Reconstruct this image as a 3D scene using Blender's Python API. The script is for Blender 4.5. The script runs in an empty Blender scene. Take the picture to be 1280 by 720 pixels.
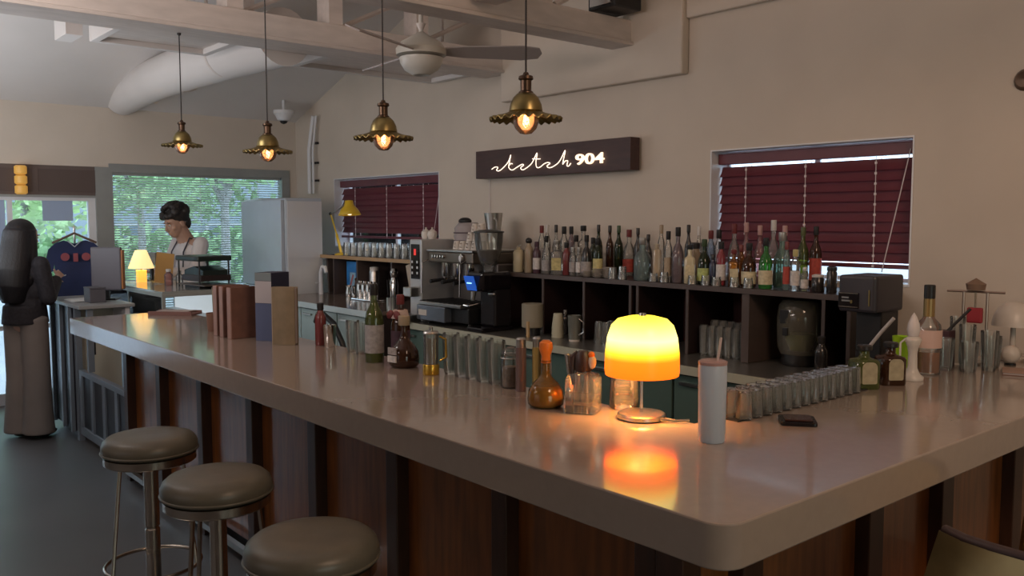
import bpy, bmesh, math, random
from mathutils import Vector, Matrix
random.seed(7)
S = bpy.context.scene
COL = S.collection
PI = math.pi

# ------------------------------------------------------------------ camera
cam_d = bpy.data.cameras.new('camera'); cam = bpy.data.objects.new('camera', cam_d); COL.objects.link(cam)
cam_d.sensor_width = 36.0; cam_d.lens = 36.0 * 1093.0 / 1280.0
cam_d.clip_start = 0.05; cam_d.clip_end = 200
cam.location = (0, 0, 1.62)
cam.rotation_euler = (math.radians(90 - 4.395), 0, math.radians(90 - 40.36))
S.camera = cam

# ------------------------------------------------------------------ world, lights, exposure
w = bpy.data.worlds.new('world'); S.world = w; w.use_nodes = True
bg = w.node_tree.nodes['Background']
bg.inputs[0].default_value = (0.66, 0.80, 1.0, 1); bg.inputs[1].default_value = 4.6
S.view_settings.view_transform = 'Standard'; S.view_settings.look = 'None'
S.view_settings.exposure = -0.05; S.view_settings.gamma = 1.0
S.cycles.transparent_max_bounces = 32

def area(name, loc, target, sx, sy, power, color):
    d = bpy.data.lights.new(name, 'AREA'); d.shape = 'RECTANGLE'; d.size = sx; d.size_y = sy
    d.energy = power; d.color = color
    o = bpy.data.objects.new(name, d); COL.objects.link(o); o.location = loc
    o.rotation_euler = (Vector(target) - Vector(loc)).to_track_quat('-Z', 'Y').to_euler()
    return o
# added fill on the front side, then daylight from the window beside the camera
area('front_fill', (-3.2, -2.9, 1.7), (-3.2, 3, 1.4), 3.0, 1.3, 6, (0.92, 0.92, 1.0))  # unseen fill added to lift the room, the wall here is solid
area('daylight_right_window', (2.4, 1.0, 1.6), (-1.5, 2.0, 1.0), 2.0, 1.2, 20, (0.86, 1.0, 0.90))
# warm ceiling fixture towards the back wall, then unseen fill lights added for ceiling and wall
area('warm_ceiling_fixture', (0.6, 1.4, 3.3), (-0.8, 4.3, 1.8), 0.8, 0.8, 34, (1.0, 0.66, 0.45))
area('ceiling_fill', (-3.4, -0.6, 2.3), (-4.0, 1.2, 4.5), 1.6, 0.6, 44, (1.0, 0.84, 0.78))  # added fill aimed up to brighten the ceiling, no lamp modelled
area('wall_fill', (-4.8, 0.2, 2.9), (-5.6, 4.3, 2.2), 1.6, 0.3, 16, (1.0, 0.96, 0.92))  # added fill that brightens the back wall, no lamp modelled
area('far_ceiling_fill', (-6.9, 0.4, 1.7), (-7.1, 1.6, 3.3), 2.4, 1.2, 30, (0.92, 0.96, 1.0))  # unseen cool fill added for the left ceiling and wall

# ------------------------------------------------------------------ materials
MATS = {}
def mat(name, col, rough=0.5, metal=0.0, var=0.0, scale=8.0, bump=0.0, emit=None, es=0.0, coat=0.0, spec=0.5, stretch=None, trans=0.0, alpha=1.0):
    if name in MATS: return MATS[name]
    m = bpy.data.materials.new(name); m.use_nodes = True
    nt = m.node_tree; b = nt.nodes['Principled BSDF']
    b.inputs['Base Color'].default_value = (*col, 1); b.inputs['Roughness'].default_value = rough
    b.inputs['Metallic'].default_value = metal; b.inputs['Coat Weight'].default_value = coat
    b.inputs['Coat Roughness'].default_value = 0.08
    b.inputs['Specular IOR Level'].default_value = spec
    b.inputs['Transmission Weight'].default_value = trans
    b.inputs['Alpha'].default_value = alpha
    if emit:
        b.inputs['Emission Color'].default_value = (*emit, 1); b.inputs['Emission Strength'].default_value = es
    if var or bump:
        tc = nt.nodes.new('ShaderNodeTexCoord'); mp = nt.nodes.new('ShaderNodeMapping')
        nt.links.new(tc.outputs['Object'], mp.inputs[0])
        if stretch: mp.inputs['Scale'].default_value = stretch
        n = nt.nodes.new('ShaderNodeTexNoise'); n.inputs['Scale'].default_value = scale; n.inputs['Detail'].default_value = 4
        nt.links.new(mp.outputs[0], n.inputs['Vector'])
        if var:
            r = nt.nodes.new('ShaderNodeValToRGB')
            r.color_ramp.elements[0].position = 0.3; r.color_ramp.elements[1].position = 0.7
            r.color_ramp.elements[0].color = (*[c * (1 - var) for c in col], 1)
            r.color_ramp.elements[1].color = (*[min(1, c * (1 + var)) for c in col], 1)
            nt.links.new(n.outputs['Fac'], r.inputs[0]); nt.links.new(r.outputs[0], b.inputs['Base Color'])
        if bump:
            bp = nt.nodes.new('ShaderNodeBump'); bp.inputs['Strength'].default_value = bump; bp.inputs['Distance'].default_value = 0.01
            nt.links.new(n.outputs['Fac'], bp.inputs['Height']); nt.links.new(bp.outputs[0], b.inputs['Normal'])
    MATS[name] = m; return m

def glassm(name, tint, haze=0.06, rough=0.05, refl=1.0, hazecol=None):
    """thin tinted glass: transparent + mirror by Fresnel, with a little frosting"""
    if name in MATS: return MATS[name]
    m = bpy.data.materials.new(name); m.use_nodes = True; nt = m.node_tree
    for n in list(nt.nodes): nt.nodes.remove(n)
    out = nt.nodes.new('ShaderNodeOutputMaterial'); t = nt.nodes.new('ShaderNodeBsdfTransparent'); t.inputs[0].default_value = (*tint, 1)
    g = nt.nodes.new('ShaderNodeBsdfGlossy'); g.inputs['Roughness'].default_value = rough; g.inputs[0].default_value = (refl, refl, refl, 1)
    d = nt.nodes.new('ShaderNodeBsdfDiffuse'); d.inputs[0].default_value = (*(hazecol or tint), 1)
    fr = nt.nodes.new('ShaderNodeLayerWeight'); fr.inputs[0].default_value = 0.35
    m1 = nt.nodes.new('ShaderNodeMixShader'); m1.inputs[0].default_value = haze
    nt.links.new(t.outputs[0], m1.inputs[1]); nt.links.new(d.outputs[0], m1.inputs[2])
    m2 = nt.nodes.new('ShaderNodeMixShader'); nt.links.new(fr.outputs['Fresnel'], m2.inputs[0])
    nt.links.new(m1.outputs[0], m2.inputs[1]); nt.links.new(g.outputs[0], m2.inputs[2]); nt.links.new(m2.outputs[0], out.inputs[0])
    MATS[name] = m; return m

M_wall = mat('wall_plaster', (0.60, 0.52, 0.44), 0.85, var=0.04, scale=2.5, bump=0.06)
M_ceil = mat('ceiling_paint', (0.66, 0.62, 0.60), 0.8, var=0.03, scale=2, bump=0.05)
M_beam = mat('painted_beam', (0.60, 0.53, 0.49), 0.55, var=0.08, scale=6, bump=0.1, stretch=(4, 1, 4))
M_floor = mat('grey_floor', (0.13, 0.13, 0.135), 0.38, var=0.10, scale=1.6, bump=0.03)
M_slab = mat('polished_stone_top', (0.33, 0.262, 0.218), 0.17, var=0.03, scale=30, coat=0.55)
M_wood = mat('stained_wood_panel', (0.22, 0.070, 0.016), 0.30, var=0.30, scale=5, bump=0.04, stretch=(7, 7, 0.8), coat=0.4)
M_woodshade = mat('shade_dark_post', (0.055, 0.022, 0.012), 0.4, var=0.2, scale=6, stretch=(6, 6, 1))  # darker wood stands in for shade on post faces turned from the windows
M_darkgate = mat('navy_black_panel', (0.022, 0.022, 0.03), 0.35, var=0.1, scale=5)
M_gateframe = mat('grey_painted_frame', (0.20, 0.23, 0.27), 0.35, var=0.05)
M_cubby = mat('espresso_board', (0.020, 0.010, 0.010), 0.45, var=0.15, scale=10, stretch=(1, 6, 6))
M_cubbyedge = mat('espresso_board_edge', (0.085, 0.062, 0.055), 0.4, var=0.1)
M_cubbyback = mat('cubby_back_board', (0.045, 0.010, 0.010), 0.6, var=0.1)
M_steel = mat('brushed_steel', (0.50, 0.49, 0.47), 0.28, 1.0, var=0.06, scale=20, stretch=(1, 1, 12))
M_steeldull = mat('dull_steel_top', (0.34, 0.33, 0.30), 0.3, 0.8, var=0.08, scale=12)
M_chrome = mat('chrome', (0.75, 0.73, 0.70), 0.12, 1.0)
M_stoolmetal = mat('stool_satin_steel', (0.58, 0.52, 0.45), 0.22, 1.0)
M_leather = mat('olive_grey_leather', (0.135, 0.118, 0.088), 0.36, var=0.12, scale=9, bump=0.12)
M_black = mat('black_plastic', (0.012, 0.012, 0.013), 0.4, var=0.05)
M_blackgloss = mat('black_gloss', (0.010, 0.008, 0.010), 0.12, var=0.05)
M_white = mat('white_paint', (0.72, 0.72, 0.74), 0.4, var=0.02)
M_fridge = mat('white_fridge_enamel', (0.46, 0.51, 0.58), 0.22, var=0.02, coat=0.4)
M_cream = mat('cream_ceramic', (0.62, 0.56, 0.50), 0.35, var=0.03)
M_brass = mat('aged_brass', (0.30, 0.235, 0.10), 0.32, 1.0, var=0.3, scale=14)
M_brown_metal = mat('brown_bronze', (0.10, 0.065, 0.045), 0.35, 0.9, var=0.15)
M_cord = mat('black_cord', (0.02, 0.015, 0.015), 0.6)
M_burg = mat('burgundy_slat', (0.130, 0.028, 0.040), 0.42, var=0.08, scale=8)
M_whitecord = mat('white_ladder_cord', (0.70, 0.62, 0.62), 0.6)
M_aluframe = mat('aluminium_frame', (0.34, 0.36, 0.36), 0.4, 0.4, var=0.04)
M_brownhdr = mat('brown_header_panel', (0.13, 0.095, 0.085), 0.5, var=0.1)
M_glass = glassm('window_glass', (0.93, 0.97, 0.97), 0.01, 0.02)
M_clear = glassm('clear_glassware', (0.95, 0.96, 0.95), 0.09, 0.06, 1.0, (0.85, 0.84, 0.80))
M_tumb = glassm('tumbler_glass', (0.93, 0.96, 0.95), 0.10, 0.06, 1.0, (0.85, 0.86, 0.82))

# ------------------------------------------------------------------ mesh tools
class MB:
    def __init__(s): s.v = []; s.f = []
    def add(s, vs, fs):
        k = len(s.v); s.v += [tuple(v) for v in vs]; s.f += [tuple(i + k for i in f) for f in fs]; return s
    def box(s, x0, x1, y0, y1, z0, z1):
        vs = [(x, y, z) for z in (z0, z1) for y in (y0, y1) for x in (x0, x1)]
        return s.add(vs, [(0, 2, 3, 1), (4, 5, 7, 6), (0, 1, 5, 4), (2, 6, 7, 3), (0, 4, 6, 2), (1, 3, 7, 5)])
    def obox(s, c, ax, ay, az, hx, hy, hz):
        c = Vector(c); ax = Vector(ax).normalized(); ay = Vector(ay).normalized(); az = Vector(az).normalized()
        vs = [c + ax * (hx * i) + ay * (hy * j) + az * (hz * k) for k in (-1, 1) for j in (-1, 1) for i in (-1, 1)]
        return s.add(vs, [(0, 2, 3, 1), (4, 5, 7, 6), (0, 1, 5, 4), (2, 6, 7, 3), (0, 4, 6, 2), (1, 3, 7, 5)])
    def lathe(s, prof, n=20, c=(0, 0, 0), lobes=0, amp=0.0, sq=0.0):
        cx, cy, cz = c; vs = []; fs = []
        for r, z in prof:
            for i in range(n):
                a = 2 * PI * i / n; rr = r
                if lobes: rr = r * (1 + amp * math.cos(lobes * a))
                x = math.cos(a); y = math.sin(a)
                if sq:
                    k = (abs(x) ** (2 / (1 - sq + 1e-6) if sq < .5 else 6) + abs(y) ** (2 / (1 - sq + 1e-6) if sq < .5 else 6)) ** (-(1 - sq) / 2 if sq < .5 else -1 / 6)
                    x *= k; y *= k
                vs.append((cx + rr * x, cy + rr * y, cz + z))
        m = len(prof)
        for j in range(m - 1):
            for i in range(n):
                i2 = (i + 1) % n
                fs.append((j * n + i, j * n + i2, (j + 1) * n + i2, (j + 1) * n + i))
        e0, e1 = prof[0][0] > 1e-5, prof[-1][0] > 1e-5
        gap = math.hypot(prof[0][0] - prof[-1][0], prof[0][1] - prof[-1][1])
        if e0 and e1 and ((m >= 4 and gap < .01) or (m >= 5 and gap < .08)):      # hollow wall: close the ring
            fs += [((m - 1) * n + i, (m - 1) * n + (i + 1) % n, (i + 1) % n, i) for i in range(n)]
        else:
            if e0: fs.append(tuple(range(n - 1, -1, -1)))
            if e1: fs.append(tuple((m - 1) * n + i for i in range(n)))
        return s.add(vs, fs)
    def cyl(s, c, r, z0, z1, n=16): return s.lathe([(r, z0), (r, z1)], n, c)
    def tube(s, pts, r, n=8, closed=False):
        pts = [Vector(p) for p in pts]; m = len(pts); vs = []; fs = []
        rr = r if isinstance(r, (list, tuple)) else [r] * m
        prev = None
        for k, p in enumerate(pts):
            if closed: t = pts[(k + 1) % m] - pts[k - 1]
            else: t = pts[min(k + 1, m - 1)] - pts[max(k - 1, 0)]
            t.normalize()
            if prev is None:
                a = Vector((0, 0, 1)) if abs(t.z) < 0.9 else Vector((1, 0, 0))
                nx = t.cross(a).normalized()
            else:
                nx = (prev - t * prev.dot(t)).normalized()
            prev = nx; ny = t.cross(nx)
            for i in range(n):
                an = 2 * PI * i / n
                vs.append(p + (nx * math.cos(an) + ny * math.sin(an)) * rr[k])
        for k in range(m if closed else m - 1):
            k2 = (k + 1) % m
            for i in range(n):
                i2 = (i + 1) % n
                fs.append((k * n + i, k * n + i2, k2 * n + i2, k2 * n + i))
        if not closed:
            fs.append(tuple(range(n - 1, -1, -1))); fs.append(tuple((m - 1) * n + i for i in range(n)))
        return s.add(vs, fs)
    def prism(s, poly, z0, z1):
        n = len(poly); vs = [(x, y, z0) for x, y in poly] + [(x, y, z1) for x, y in poly]
        fs = [tuple(range(n - 1, -1, -1)), tuple(range(n, 2 * n))] + [(i, (i + 1) % n, n + (i + 1) % n, n + i) for i in range(n)]
        return s.add(vs, fs)
    def ell(s, c, rx, ry, rz, n=16, m=10, rot=None):
        vs = [(0, 0, -rz)]; c = Vector(c)
        for j in range(1, m):
            ph = PI * j / m
            for i in range(n):
                a = 2 * PI * i / n
                vs.append((rx * math.sin(ph) * math.cos(a), ry * math.sin(ph) * math.sin(a), -rz * math.cos(ph)))
        vs.append((0, 0, rz)); fs = []
        for i in range(n): fs.append((0, 1 + (i + 1) % n, 1 + i))
        for j in range(m - 2):
            for i in range(n):
                a = 1 + j * n
                fs.append((a + i, a + (i + 1) % n, a + n + (i + 1) % n, a + n + i))
        L = len(vs) - 1; a = 1 + (m - 2) * n
        for i in range(n): fs.append((a + i, a + (i + 1) % n, L))
        if rot is not None: vs = [rot @ Vector(v) for v in vs]
        return s.add([Vector(v) + c for v in vs], fs)
    def cone(s, a, b, ra, rb, n=10):
        """capsule-like tapered limb between two joints"""
        s.tube([a, b], [ra, rb], n); s.ell(a, ra, ra, ra, n, 6); s.ell(b, rb, rb, rb, n, 6); return s
    def xf(s, M): s.v = [tuple(M @ Vector(v)) for v in s.v]; return s
    def build(s, name, m, parent=None, smooth=True, bevel=0.0, ang=35, loc=None):
        me = bpy.data.meshes.new(name); me.from_pydata(s.v, [], s.f); me.update()
        if bevel:
            bm = bmesh.new(); bm.from_mesh(me)
            es = [e for e in bm.edges if len(e.link_faces) == 2 and e.calc_face_angle(0) > 0.6]
            bmesh.ops.bevel(bm, geom=es, offset=bevel, segments=2, profile=0.5, affect='EDGES', clamp_overlap=True)
            bm.to_mesh(me); bm.free()
        bm = bmesh.new(); bm.from_mesh(me); bmesh.ops.recalc_face_normals(bm, faces=bm.faces); bm.to_mesh(me); bm.free()
        if bevel: ang = min(ang, 18)
        if smooth:
            me.polygons.foreach_set('use_smooth', [True] * len(me.polygons)); me.set_sharp_from_angle(angle=math.radians(ang))
        me.materials.append(m)
        o = bpy.data.objects.new(name, me); COL.objects.link(o)
        if parent: o.parent = parent
        if loc: o.location = loc
        return o

def tag(o, label, cat, group=None, kind=None):
    if label: o['label'] = label
    if cat: o['category'] = cat
    if group: o['group'] = group
    if kind: o['kind'] = kind
    return o
def thing(name, label, cat, loc=(0, 0, 0), rz=0, group=None):
    o = bpy.data.objects.new(name, None); COL.objects.link(o); o.empty_display_size = 0.05
    o.location = loc; o.rotation_euler = (0, 0, rz)
    return tag(o, label, cat, group)
def struct(o): o['kind'] = 'structure'; return o
def copy_tree(o, parent=None):
    c = o.copy(); COL.objects.link(c)
    if parent: c.parent = parent
    for ch in list(o.children): copy_tree(ch, c)
    return c
def dup(o, loc, label, rz=None, group=None, scale=None):
    c = copy_tree(o); c.location = loc; c['label'] = label
    if rz is not None: c.rotation_euler = (0, 0, rz)
    if scale: c.scale = scale
    if group: c['group'] = group
    return c
def B(name, x0, x1, y0, y1, z0, z1, m, parent=None, bevel=0.0):
    return MB().box(x0, x1, y0, y1, z0, z1).build(name, m, parent, bevel=bevel, smooth=bool(bevel))

# ================================================================== SETTING
XL, XR, YF, YB = -8.65, 2.6, -3.0, 4.33
def ceil_z(x):                       # gabled ceiling: rises from the left wall, ridge above the bar
    return 2.66 + 0.345 * (x - XL) if x < -4.0 else 2.66 + 0.345 * (-4.0 - XL) - 0.12 * (x + 4.0)
struct(B('floor', XL - 0.3, XR + 0.2, YF - 0.2, YB + 0.3, -0.1, 0, M_floor))
def quad_prism(pts, th):
    m = MB(); n = len(pts)
    m.add([p for p in pts] + [(p[0], p[1], p[2] + th) for p in pts],
          [tuple(range(n - 1, -1, -1)), tuple(range(n, 2 * n))] + [(i, (i + 1) % n, n + (i + 1) % n, n + i) for i in range(n)])
    return m
c = quad_prism([(XL - .3, YF - .2, ceil_z(XL - .3)), (-4, YF - .2, ceil_z(-4)), (-4, YB + .3, ceil_z(-4)), (XL - .3, YB + .3, ceil_z(XL - .3))], 0.12)
k = quad_prism([(-4, YF - .2, ceil_z(-4.0001)), (XR + .2, YF - .2, ceil_z(XR + .2)), (XR + .2, YB + .3, ceil_z(XR + .2)), (-4, YB + .3, ceil_z(-4.0001))], 0.12)
c.add(k.v, k.f); struct(c.build('ceiling', M_ceil, smooth=False))

def gable_wall(name, y0, y1, holes, m):
    """wall in the XZ plane whose top follows the ceiling, with rectangular holes (x0,x1,z0,z1)"""
    b = MB(); xs = sorted(set([XL - .2, -4.0, XR + .2] + [h[0] for h in holes] + [h[1] for h in holes]))
    for xa, xb in zip(xs, xs[1:]):
        hs = [h for h in holes if h[0] <= xa + 1e-6 and h[1] >= xb - 1e-6]
        z = 0.0
        for h in hs: b.box(xa, xb, y0, y1, z, h[2]); z = h[3]
        ta, tb = ceil_z(xa) + 0.02, ceil_z(xb - 1e-6) + 0.02
        b.add([(xa, y0, z), (xb, y0, z), (xb, y1, z), (xa, y1, z), (xa, y0, ta), (xb, y0, tb), (xb, y1, tb), (xa, y1, ta)],
              [(0, 3, 2, 1), (4, 5, 6, 7), (0, 1, 5, 4), (3, 7, 6, 2), (0, 4, 7, 3), (1, 2, 6, 5)])
    return struct(b.build(name, m, smooth=False))
WR = (-3.255, -2.03, 1.29, 2.04); WL = (-7.83, -6.04, 1.36, 2.035)
gable_wall('wall_back', YB, YB + 0.19, [WL, WR], M_wall)
gable_wall('wall_front', YF - 0.15, YF, [], M_wall)
b = MB()   # left wall: solid above and beside the glazing
b.box(XL - .15, XL, YF, -0.9, 0, 2.7); b.box(XL - .15, XL, -0.9, YB, 2.115, 2.7); b.box(XL - .15, XL, -0.9, 0.6, 0, .25); b.box(XL - .15, XL, 4.24, YB, 0, 2.115)
struct(b.build('wall_left', M_wall, smooth=False))
b = MB(); b.box(XR, XR + .15, YF, YB, 0, ceil_z(XR) + .05); struct(b.build('wall_right', M_wall, smooth=False))
# boxed-out wall sections high on the back wall
struct(B('trim_1', -5.15, -3.43, YB - 0.07, YB, 2.51, 3.35, M_wall, bevel=0.012))
struct(B('trim_2', -3.43, 1.2, YB - 0.04, YB, 2.84, 3.5, M_wall, bevel=0.012))

# ---- tie beams: box bottom chord, open truss web above
def beam(x0, x1, zb, label, y0=-2.9):
    t = thing('truss_beam', label, 'beam', (0, 0, 0))
    y1 = YB - 0.01
    B('bottom_chord', x0, x1, y0, y1, zb, zb + 0.14, M_beam, t, 0.008)
    B('bottom_flange', x0 - .02, x1 + .02, y0, y1, zb - 0.022, zb, M_beam, t, 0.004)
    B('top_chord', x0 + .03, x1 - .03, y0, y1, zb + 0.36, zb + 0.48, M_beam, t, 0.008)
    y = y0 + 0.3
    while y < y1 - 0.2:
        B('web_post', x0 + .05, x1 - .05, y, y + 0.10, zb + 0.14, zb + 0.36, M_beam, t)
        MB().tube([(x0 + .1, y + .12, zb + .15), (x0 + .1, y + .52, zb + .35)], 0.018, 6).build('diagonal_brace', M_beam, t)
        y += 0.68
    return t
beam(-5.38, -5.12, 2.745, 'pale painted truss beam over the far pendants, with ceiling fan before it')
beam(-3.99, -3.84, 2.755, 'pale painted truss beam nearest the camera, top middle of the view')
t = thing('cross_beam', 'short pale beam joining the nearest truss beam at top centre', 'beam')
B('beam_body', -3.80, 2.5, 2.95, 3.12, 2.80, 3.02, M_beam, t, 0.01)
# grille panel and dark loudspeaker tucked over the near beam end
t = thing('junction_box', 'black box on the end of the nearest beam at the wall', 'box', (-3.80, 4.10, 2.915))
B('housing', -.13, .10, -.14, .10, 0, .14, M_black, t, 0.01); B('bracket', -.10, .07, -.155, -.14, .02, .10, M_steel, t)
# soffit panels hung between beam and far wall slope
def soffit(y0, y1, label):
    t = thing('ceiling_panel', label, 'panel', (0, 0, 0), group=None)
    B('panel_board', -6.02, -5.46, y0 + .03, y1 - .03, 2.79, 2.82, M_beam, t)
    for (a, b_, c_, d) in ((-6.06, -6.01, y0, y1), (-5.49, -5.44, y0, y1)):
        B('panel_edge', a, b_, c_, d, 2.755, 2.86, M_ceil, t, 0.005)
    for (c_, d) in ((y0, y0 + .05), (y1 - .05, y1)):
        B('panel_edge', -6.01, -5.49, c_, d, 2.755, 2.86, M_ceil, t, 0.005)
    for yy in (y0 + .12, y1 - .12): MB().cyl((-5.75, yy, 0), .012, 2.82, ceil_z(-5.75) + .02, 6).build('hanger_rod', M_beam, t)
soffit(1.62, 2.38, 'framed pale ceiling panel left of the duct, beyond the first beam')
soffit(3.0, 4.28, 'framed pale ceiling panel right of the duct, towards the back wall')
struct(B('trim_3', -6.40, -6.12, 1.50, 1.60, 2.80, 3.62, M_ceil))
# wrapped duct
t = thing('air_duct', 'fat plaster wrapped duct running into the sloping ceiling', 'duct', (0, 0, 0))
d = MB(); pts = [(-5.45, 2.66, 2.83), (-6.2, 2.64, 2.84), (-7.0, 2.62, 2.84), (-7.7, 2.60, 2.83), (-8.3, 2.58, 2.79), (-8.64, 2.58, 2.76)]
d.tube(pts, [.19, .18, .175, .17, .165, .16], 24); d.build('duct_body', M_ceil, t, ang=80)
for x in (-6.3, -7.2): MB().tube([(x, 2.633, 2.84), (x - .03, 2.633, 2.84)], .178, 24).build('duct_band', M_beam, t)
B('duct_hanger', -6.0, -5.94, 2.60, 2.68, 2.95, 3.62, M_beam, t)

# ---- ceiling fan
fan = thing('ceiling_fan', 'white ceiling fan with round frosted light bowl between two beams', 'fan', (-4.36, 3.0, 2.48), 0)
MB().lathe([(0, .02), (.05, .0), (.10, .03), (.125, .07), (.13, .10), (.10, .11)], 28).build('light_bowl', mat('frosted_bowl', (.50, .48, .44), .35), fan)
MB().lathe([(.10, .11), (.148, .115), (.15, .15), (.12, .19), (.06, .225), (.02, .25), (0, .25)], 28).build('motor_housing', mat('fan_enamel', (.46, .43, .38), .4), fan)
MB().lathe([(.014, .24), (.014, 1.58)], 10).build('down_rod', mat('fan_enamel', (.5, .47, .42), .4), fan)
MB().lathe([(.0, .30), (.03, .30), (.012, .26)], 12).build('rod_collar', M_beam, fan)
for k in range(3):
    a = k * 2 * PI / 3 + 0.96; m = MB()
    outline = [(.13, -.035), (.25, -.055), (.6, -.07), (.70, -.05), (.72, 0), (.70, .05), (.6, .07), (.25, .055), (.13, .035)]
    m.prism(outline, -.004, .004); m.xf(Matrix.Rotation(a, 4, 'Z') @ Matrix.Translation((0, 0, .14)) @ Matrix.Rotation(-0.42, 4, 'X'))
    m.build('blade', mat('fan_blade', (.33, .29, .28), .45), fan)

# ---- windows in the back wall with burgundy blinds
def blind_window(n, x0, x1, z0, z1, label_side, zbot):
    fr = struct(MB().box(x0, x1, YB + .15, YB + .17, z1 - .03, z1).box(x0, x1, YB + .15, YB + .17, z0, z0 + .03)
                .box(x0, x0 + .03, YB + .15, YB + .17, z0 + .03, z1 - .03).box(x1 - .03, x1, YB + .15, YB + .17, z0 + .03, z1 - .03)
                .box((x0 + x1) / 2 - .015, (x0 + x1) / 2 + .015, YB + .15, YB + .17, z0 + .03, z1 - .03).build('window_%d' % n, M_white, smooth=False))
    B('pane', x0 + .03, (x0 + x1) / 2 - .015, YB + .157, YB + .163, z0 + .03, z1 - .03, M_glass, fr)
    B('pane', (x0 + x1) / 2 + .015, x1 - .03, YB + .157, YB + .163, z0 + .03, z1 - .03, M_glass, fr)
    B('window_reveal', x0, x0 + .008, YB - .004, YB + .15, z0, z1, M_white, fr); B('window_reveal', x1 - .008, x1, YB - .004, YB + .15, z0, z1, M_white, fr)
    B('window_reveal', x0 + .008, x1 - .008, YB - .004, YB + .15, z1 - .008, z1, M_white, fr)
    B('window_sill', x0 + .008, x1 - .008, YB - .006, YB + .15, z0, z0 + .012, M_white, fr)
    t = thing('venetian_blind', label_side, 'blind', (0, YB + 0.085, 0))
    a, b_ = x0 + .015, x1 - .022
    B('head_rail', a, b_, -.03, .03, z1 - .085, z1 - .022, M_burg, t, 0.004)
    z = z1 - .128; pitch = .0535; proto = None
    while z > zbot + .02:
        if proto is None:
            m = MB(); N = 6
            th = math.radians(66)
            vs = []
            for side in (0, 1):
                for i in range(N + 1):
                    u = (i / N - .5) * .064; cr = .004 * (1 - (2 * i / N - 1) ** 2) + side * .0016
                    vy = u * math.cos(th) - cr * math.sin(th); vz = -u * math.sin(th) - cr * math.cos(th)
                    vs += [(a, -vy, vz), (b_, -vy, vz)]
            fs = []
            q = 2 * (N + 1)
            for i in range(N):
                fs += [(2 * i, 2 * i + 1, 2 * i + 3, 2 * i + 2), (q + 2 * i, q + 2 * i + 2, q + 2 * i + 3, q + 2 * i + 1)]
            fs += [(0, q, q + 1, 1), (2 * N, 2 * N + 1, q + 2 * N + 1, q + 2 * N)]
            m.add(vs, fs); proto = m.build('slat', M_burg, t); proto.location = (0, 0, z)
        else:
            s = proto.copy(); COL.objects.link(s); s.location = (0, 0, z)
        z -= pitch
    B('bottom_rail', a, b_, -.022, .022, zbot - .012, zbot + .010, M_burg, t, 0.003)
    W = b_ - a
    for f in (.165, .49, .83):
        xx = a + W * f
        m = MB()
        for dy in (-.028, .028): m.tube([(xx, dy, z1 - .09), (xx, dy, zbot)], .0022, 5)
        zz = z1 - .115
        while zz > zbot: m.box(xx - .006, xx + .006, -.031, -.027, zz - .012, zz); zz -= pitch
        m.build('ladder_cord', M_whitecord, t)
    xx = b_ - .02
    MB().tube([(xx, -.036, z1 - .06), (xx - .13, -.036, zbot - .03)], .0028, 6).build('pull_cord', M_whitecord, t)
blind_window(1, *WR, 'burgundy venetian blind in the right window, pull cord slanting at its right', 1.385)
blind_window(2, *WL, 'burgundy venetian blind in the far window above the yellow desk lamp', 1.465)

# ---- glazed left wall: door and blind-covered shop window
d1 = struct(MB().box(XL - .08, XL - .02, 0.62, 0.70, 0, 1.83).box(XL - .08, XL - .02, 2.26, 2.32, 0, 1.83).box(XL - .08, XL - .02, 0.70, 2.26, 1.80, 1.83)
            .box(XL - .08, XL - .02, 0.70, 2.26, 0.0, 0.10).box(XL - .08, XL - .02, 0.70, 2.26, .66, .70).box(XL - .08, XL - .02, 1.60, 1.64, .70, 1.80).build('door_1', M_white, smooth=False))
B('pane', XL - .055, XL - .045, .70, 1.60, .70, 1.80, M_glass, d1); B('pane', XL - .055, XL - .045, 1.64, 2.26, .70, 1.80, M_glass, d1)
B('pane', XL - .055, XL - .045, .70, 2.26, .10, .66, M_glass, d1)
MB().tube([(XL - .01, 1.70, .9), (XL + .03, 1.70, .9), (XL + .03, 1.70, 1.25), (XL - .01, 1.70, 1.25)], .012, 8).build('door_handle', M_steel, d1)
w4 = struct(MB().box(XL - .08, XL - .02, -0.9, -0.82, .25, 2.115).box(XL - .08, XL - .02, .52, .60, .25, 2.115).box(XL - .08, XL - .02, -0.82, .52, .25, .32).box(XL - .08, XL - .02, -0.82, .52, 2.05, 2.115).box(XL - .08, XL - .02, -.17, -.11, .32, 2.05).build('window_4', M_white, smooth=False))
B('pane', XL - .055, XL - .045, -0.82, -.17, .32, 2.05, M_glass, w4); B('pane', XL - .055, XL - .045, -.11, .52, .32, 2.05, M_glass, w4)
h = struct(B('trim_4', XL - .12, XL - .005, .6, 2.38, 1.83, 2.115, M_brownhdr)); h2 = struct(B('trim_5', XL - .12, XL + .01, 2.32, 2.44, 0, 2.115, M_aluframe))
B('header_strip', XL - .005, XL + .003, .6, 2.38, 1.83, 1.85, M_aluframe, h)
for k in range(3): B('header_panel', XL - .004, XL + .004, .75 + k * .55, 1.25 + k * .55, 1.88, 2.08, mat('header_panel_dark', (.10, .07, .062), .5), h)
w3 = struct(MB().box(XL - .10, XL + .01, 2.44, 4.25, 2.07, 2.15).box(XL - .10, XL + .01, 2.44, 2.47, .6, 2.07).box(XL - .10, XL + .01, 4.16, 4.25, .6, 2.07).box(XL - .10, XL + .01, 2.47, 4.16, .55, .62).build('window_3', M_aluframe, smooth=False))
B('pane', XL - .075, XL - .065, 2.47, 4.16, .62, 2.07, M_glass, w3)
struct(B('wall_left_1', XL - .12, XL, 2.44, 4.25, 0, .55, M_wall))
t = thing('thin_blind', 'fine white slatted blind covering the far street window', 'blind', (XL - .03, 0, 0))
m = MB(); z = .68
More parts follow.
